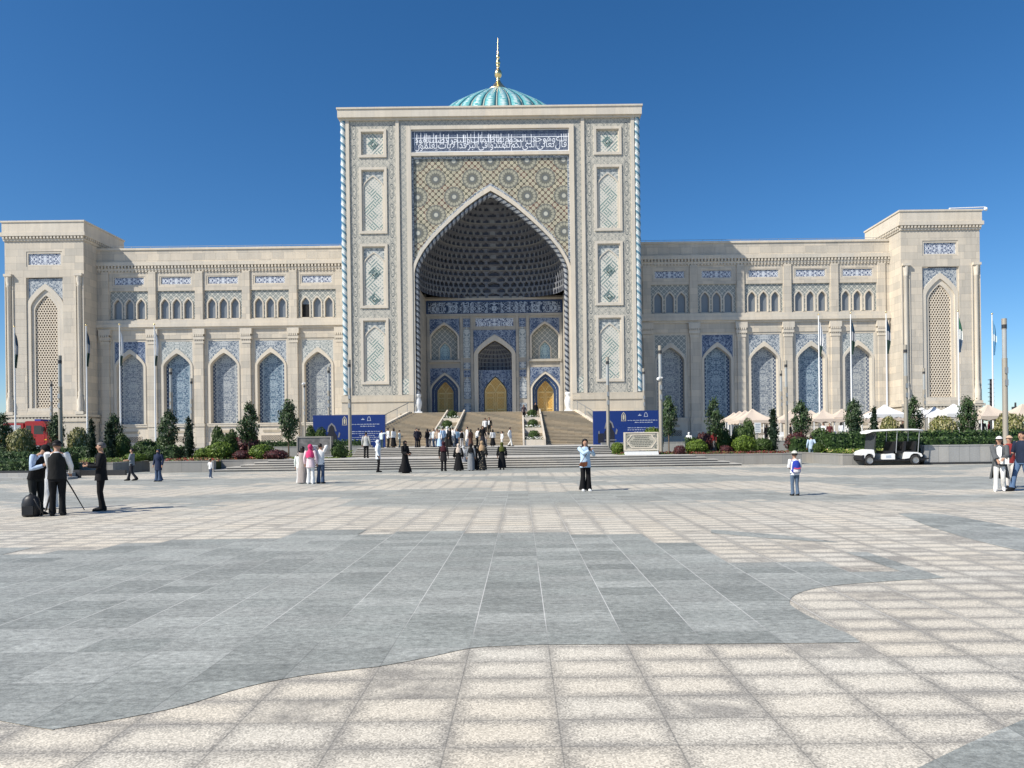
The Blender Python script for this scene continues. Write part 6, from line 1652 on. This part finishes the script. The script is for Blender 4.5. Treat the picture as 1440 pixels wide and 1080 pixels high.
q = MB(); q.tube([(-1.05,.3,.85),(-.78,.3,1.06)], .02, 6); q.lathe([(.17,-.015),(.19,0),(.17,.015),(.15,0),(.17,-.015)], (-.76,.3,1.07), 14); q.build('steering_wheel', M['black'], gc, True)
for sy in (-1,1):
    q = MB(); q.ball((-1.80, sy*.42, .66), (.06,.1,.06), 5); q.build('headlight', M['lampglass'], gc, True)
    for x in (-1.42, 1.2): wheel('wheel', x, sy*.52 if sy < 0 else .52, .29, .2, gc)
ext('fender_trim', [(-1.86,.30),(-1.9,.44),(-1.84,.60),(-1.74,.60),(-1.74,.30)], -hwid-.02, hwid+.02, M['black'])
ext('side_sticker', [(-.5,.42),(-.5,.56),(-.2,.58),(-.2,.42)], -hwid-.006, -hwid, plain('grey_sticker', (.45,.5,.56)))
# red service truck behind the left hedge, cab to the right
ty = 70.0; a = at(66, 620, ty); zt = at(60, 587, ty).z
tr = thing('fire_truck', 'red fire truck with yellow side stripes half hidden behind hedges at left', 'truck', (a.x, ty+1.2, 1.25))
RD = plain('truck_red_paint', (.30,.016,.016), .3, .5, 0, .06)
hC = 2.95
ext('cab', [(-2.15,.55),(-2.15,hC-.06),(-1.9,hC),(-.35,hC-.02),(-.12,hC-.35),(0,1.45),(.02,.55)], -1.2, 1.2, RD, tr)
ext('equipment_body', [(-7.6,.75),(-7.6,2.75),(-2.3,2.75),(-2.3,.75)], -1.22, 1.22, RD, tr)
ext('chassis', [(-7.6,.45),(-7.6,.72),(0,.5),(.06,.4),(-.3,.38)], -1.0, 1.0, M['black'], tr)
ext('yellow_stripe', [(-2.1,.95),(-2.1,1.05),(-.02,1.15),(-.02,1.05)], -1.215, -1.2, plain('stripe_yellow', (.75,.42,.03)), tr)
ext('yellow_stripe', [(-7.5,.95),(-7.5,1.05),(-2.4,1.05),(-2.4,.95)], -1.235, -1.22, plain('stripe_yellow', (.75,.42,.03)), tr)
dr = ext('cab_door', [(-1.35,.8),(-1.35,2.75),(-.42,2.72),(-.25,2.4),(-.2,1.5),(-.25,.8)], -1.225, -1.2, RD, tr)
ext('window', [(-1.25,1.65),(-1.25,2.5),(-.5,2.48),(-.36,2.2),(-.32,1.65)], -1.24, -1.226, M['carglass'], dr)
ext('handle', [(-1.25,1.45),(-1.25,1.5),(-1.05,1.5),(-1.05,1.45)], -1.25, -1.226, M['black'], dr)
ext('rear_window', [(-2.05,1.65),(-2.05,2.5),(-1.55,2.5),(-1.55,1.65)], -1.215, -1.2, M['carglass'], tr)
q = MB(); q.face([(.02,-1.05,1.55),(.02,1.05,1.55),(-.12,1.0,2.55),(-.12,-1.0,2.55)]); q.build('windscreen', M['carglass'], tr, True)
q = MB(); q.box(-1.4,-.8,-.9,.9,hC,hC+.18); q.build('light_bar', plain('beacon', (.03,.06,.3)), tr, True)
ext('bumper', [(-.05,.4),(-.05,.75),(.18,.75),(.18,.4)], -1.2, 1.2, M['black'], tr)
q = MB(); q.box(-.35,-.15,-1.5,-1.3,1.9,2.35); q.tube([(-.2,-1.2,2.3),(-.25,-1.4,2.25)], .03, 5); q.build('mirror', M['black'], tr, True)
for x in (-1.1, -5.8):
    for sy in (-1,1): wheel('wheel', x, sy*1.0, .5, .3, tr)
for k in range(3): ext('roller_shutter', [(-7.3+k*1.65,1.15),(-7.3+k*1.65,2.55),(-5.85+k*1.65,2.55),(-5.85+k*1.65,1.15)], -1.24, -1.22, M['steel'], tr)
# ---- sky, sun, camera
w = bpy.data.worlds.new("World"); scene.world = w; w.use_nodes = True
nt = w.node_tree; sky = nt.nodes.new('ShaderNodeTexSky'); sky.sky_type = 'NISHITA'; sky.sun_disc = False
D = Vector((1, .60, -1.064)).normalized()
sky.sun_elevation = math.asin(-D.z); sky.sun_rotation = math.atan2(-D.x, -D.y)
sky.altitude = 1200; sky.air_density = 1.0; sky.dust_density = 1.0; sky.ozone_density = 4.5
bgd_ = nt.nodes['Background']; hs_ = nt.nodes.new('ShaderNodeHueSaturation'); hs_.inputs['Saturation'].default_value = 1.24; nt.links.new(sky.outputs[0], hs_.inputs['Color']); nt.links.new(hs_.outputs[0], bgd_.inputs[0]); bgd_.inputs[1].default_value = .104
ld = bpy.data.lights.new('sun', 'SUN'); ld.energy = 5.0; ld.angle = math.radians(.53); ld.color = (1, .94, .84)
lo = bpy.data.objects.new('sun', ld); COL.objects.link(lo); lo.rotation_euler = D.to_track_quat('-Z', 'Y').to_euler(); lo.location = (-60, -20, 90)
cam = bpy.data.cameras.new('camera'); co = bpy.data.objects.new('camera', cam); COL.objects.link(co)
cam.sensor_width = 36; cam.lens = F/1440*36; cam.shift_x = (720 - CX)/1440; cam.shift_y = (CY - 540)/1440
cam.clip_start = .1; cam.clip_end = 6000
co.matrix_world = Matrix.Translation((0,0,H)) @ Matrix.Rotation(PI/2, 4, 'X') @ Matrix.Rotation(-ROLL, 4, 'Z')
scene.camera = co
vs = scene.view_settings; scene.display_settings.display_device = 'sRGB'; vs.view_transform = 'Standard'; vs.look = 'None'; vs.exposure = 0.34; vs.gamma = 1
vs.use_curve_mapping = False
scene.cycles.max_bounces = 6; scene.cycles.use_denoising = True
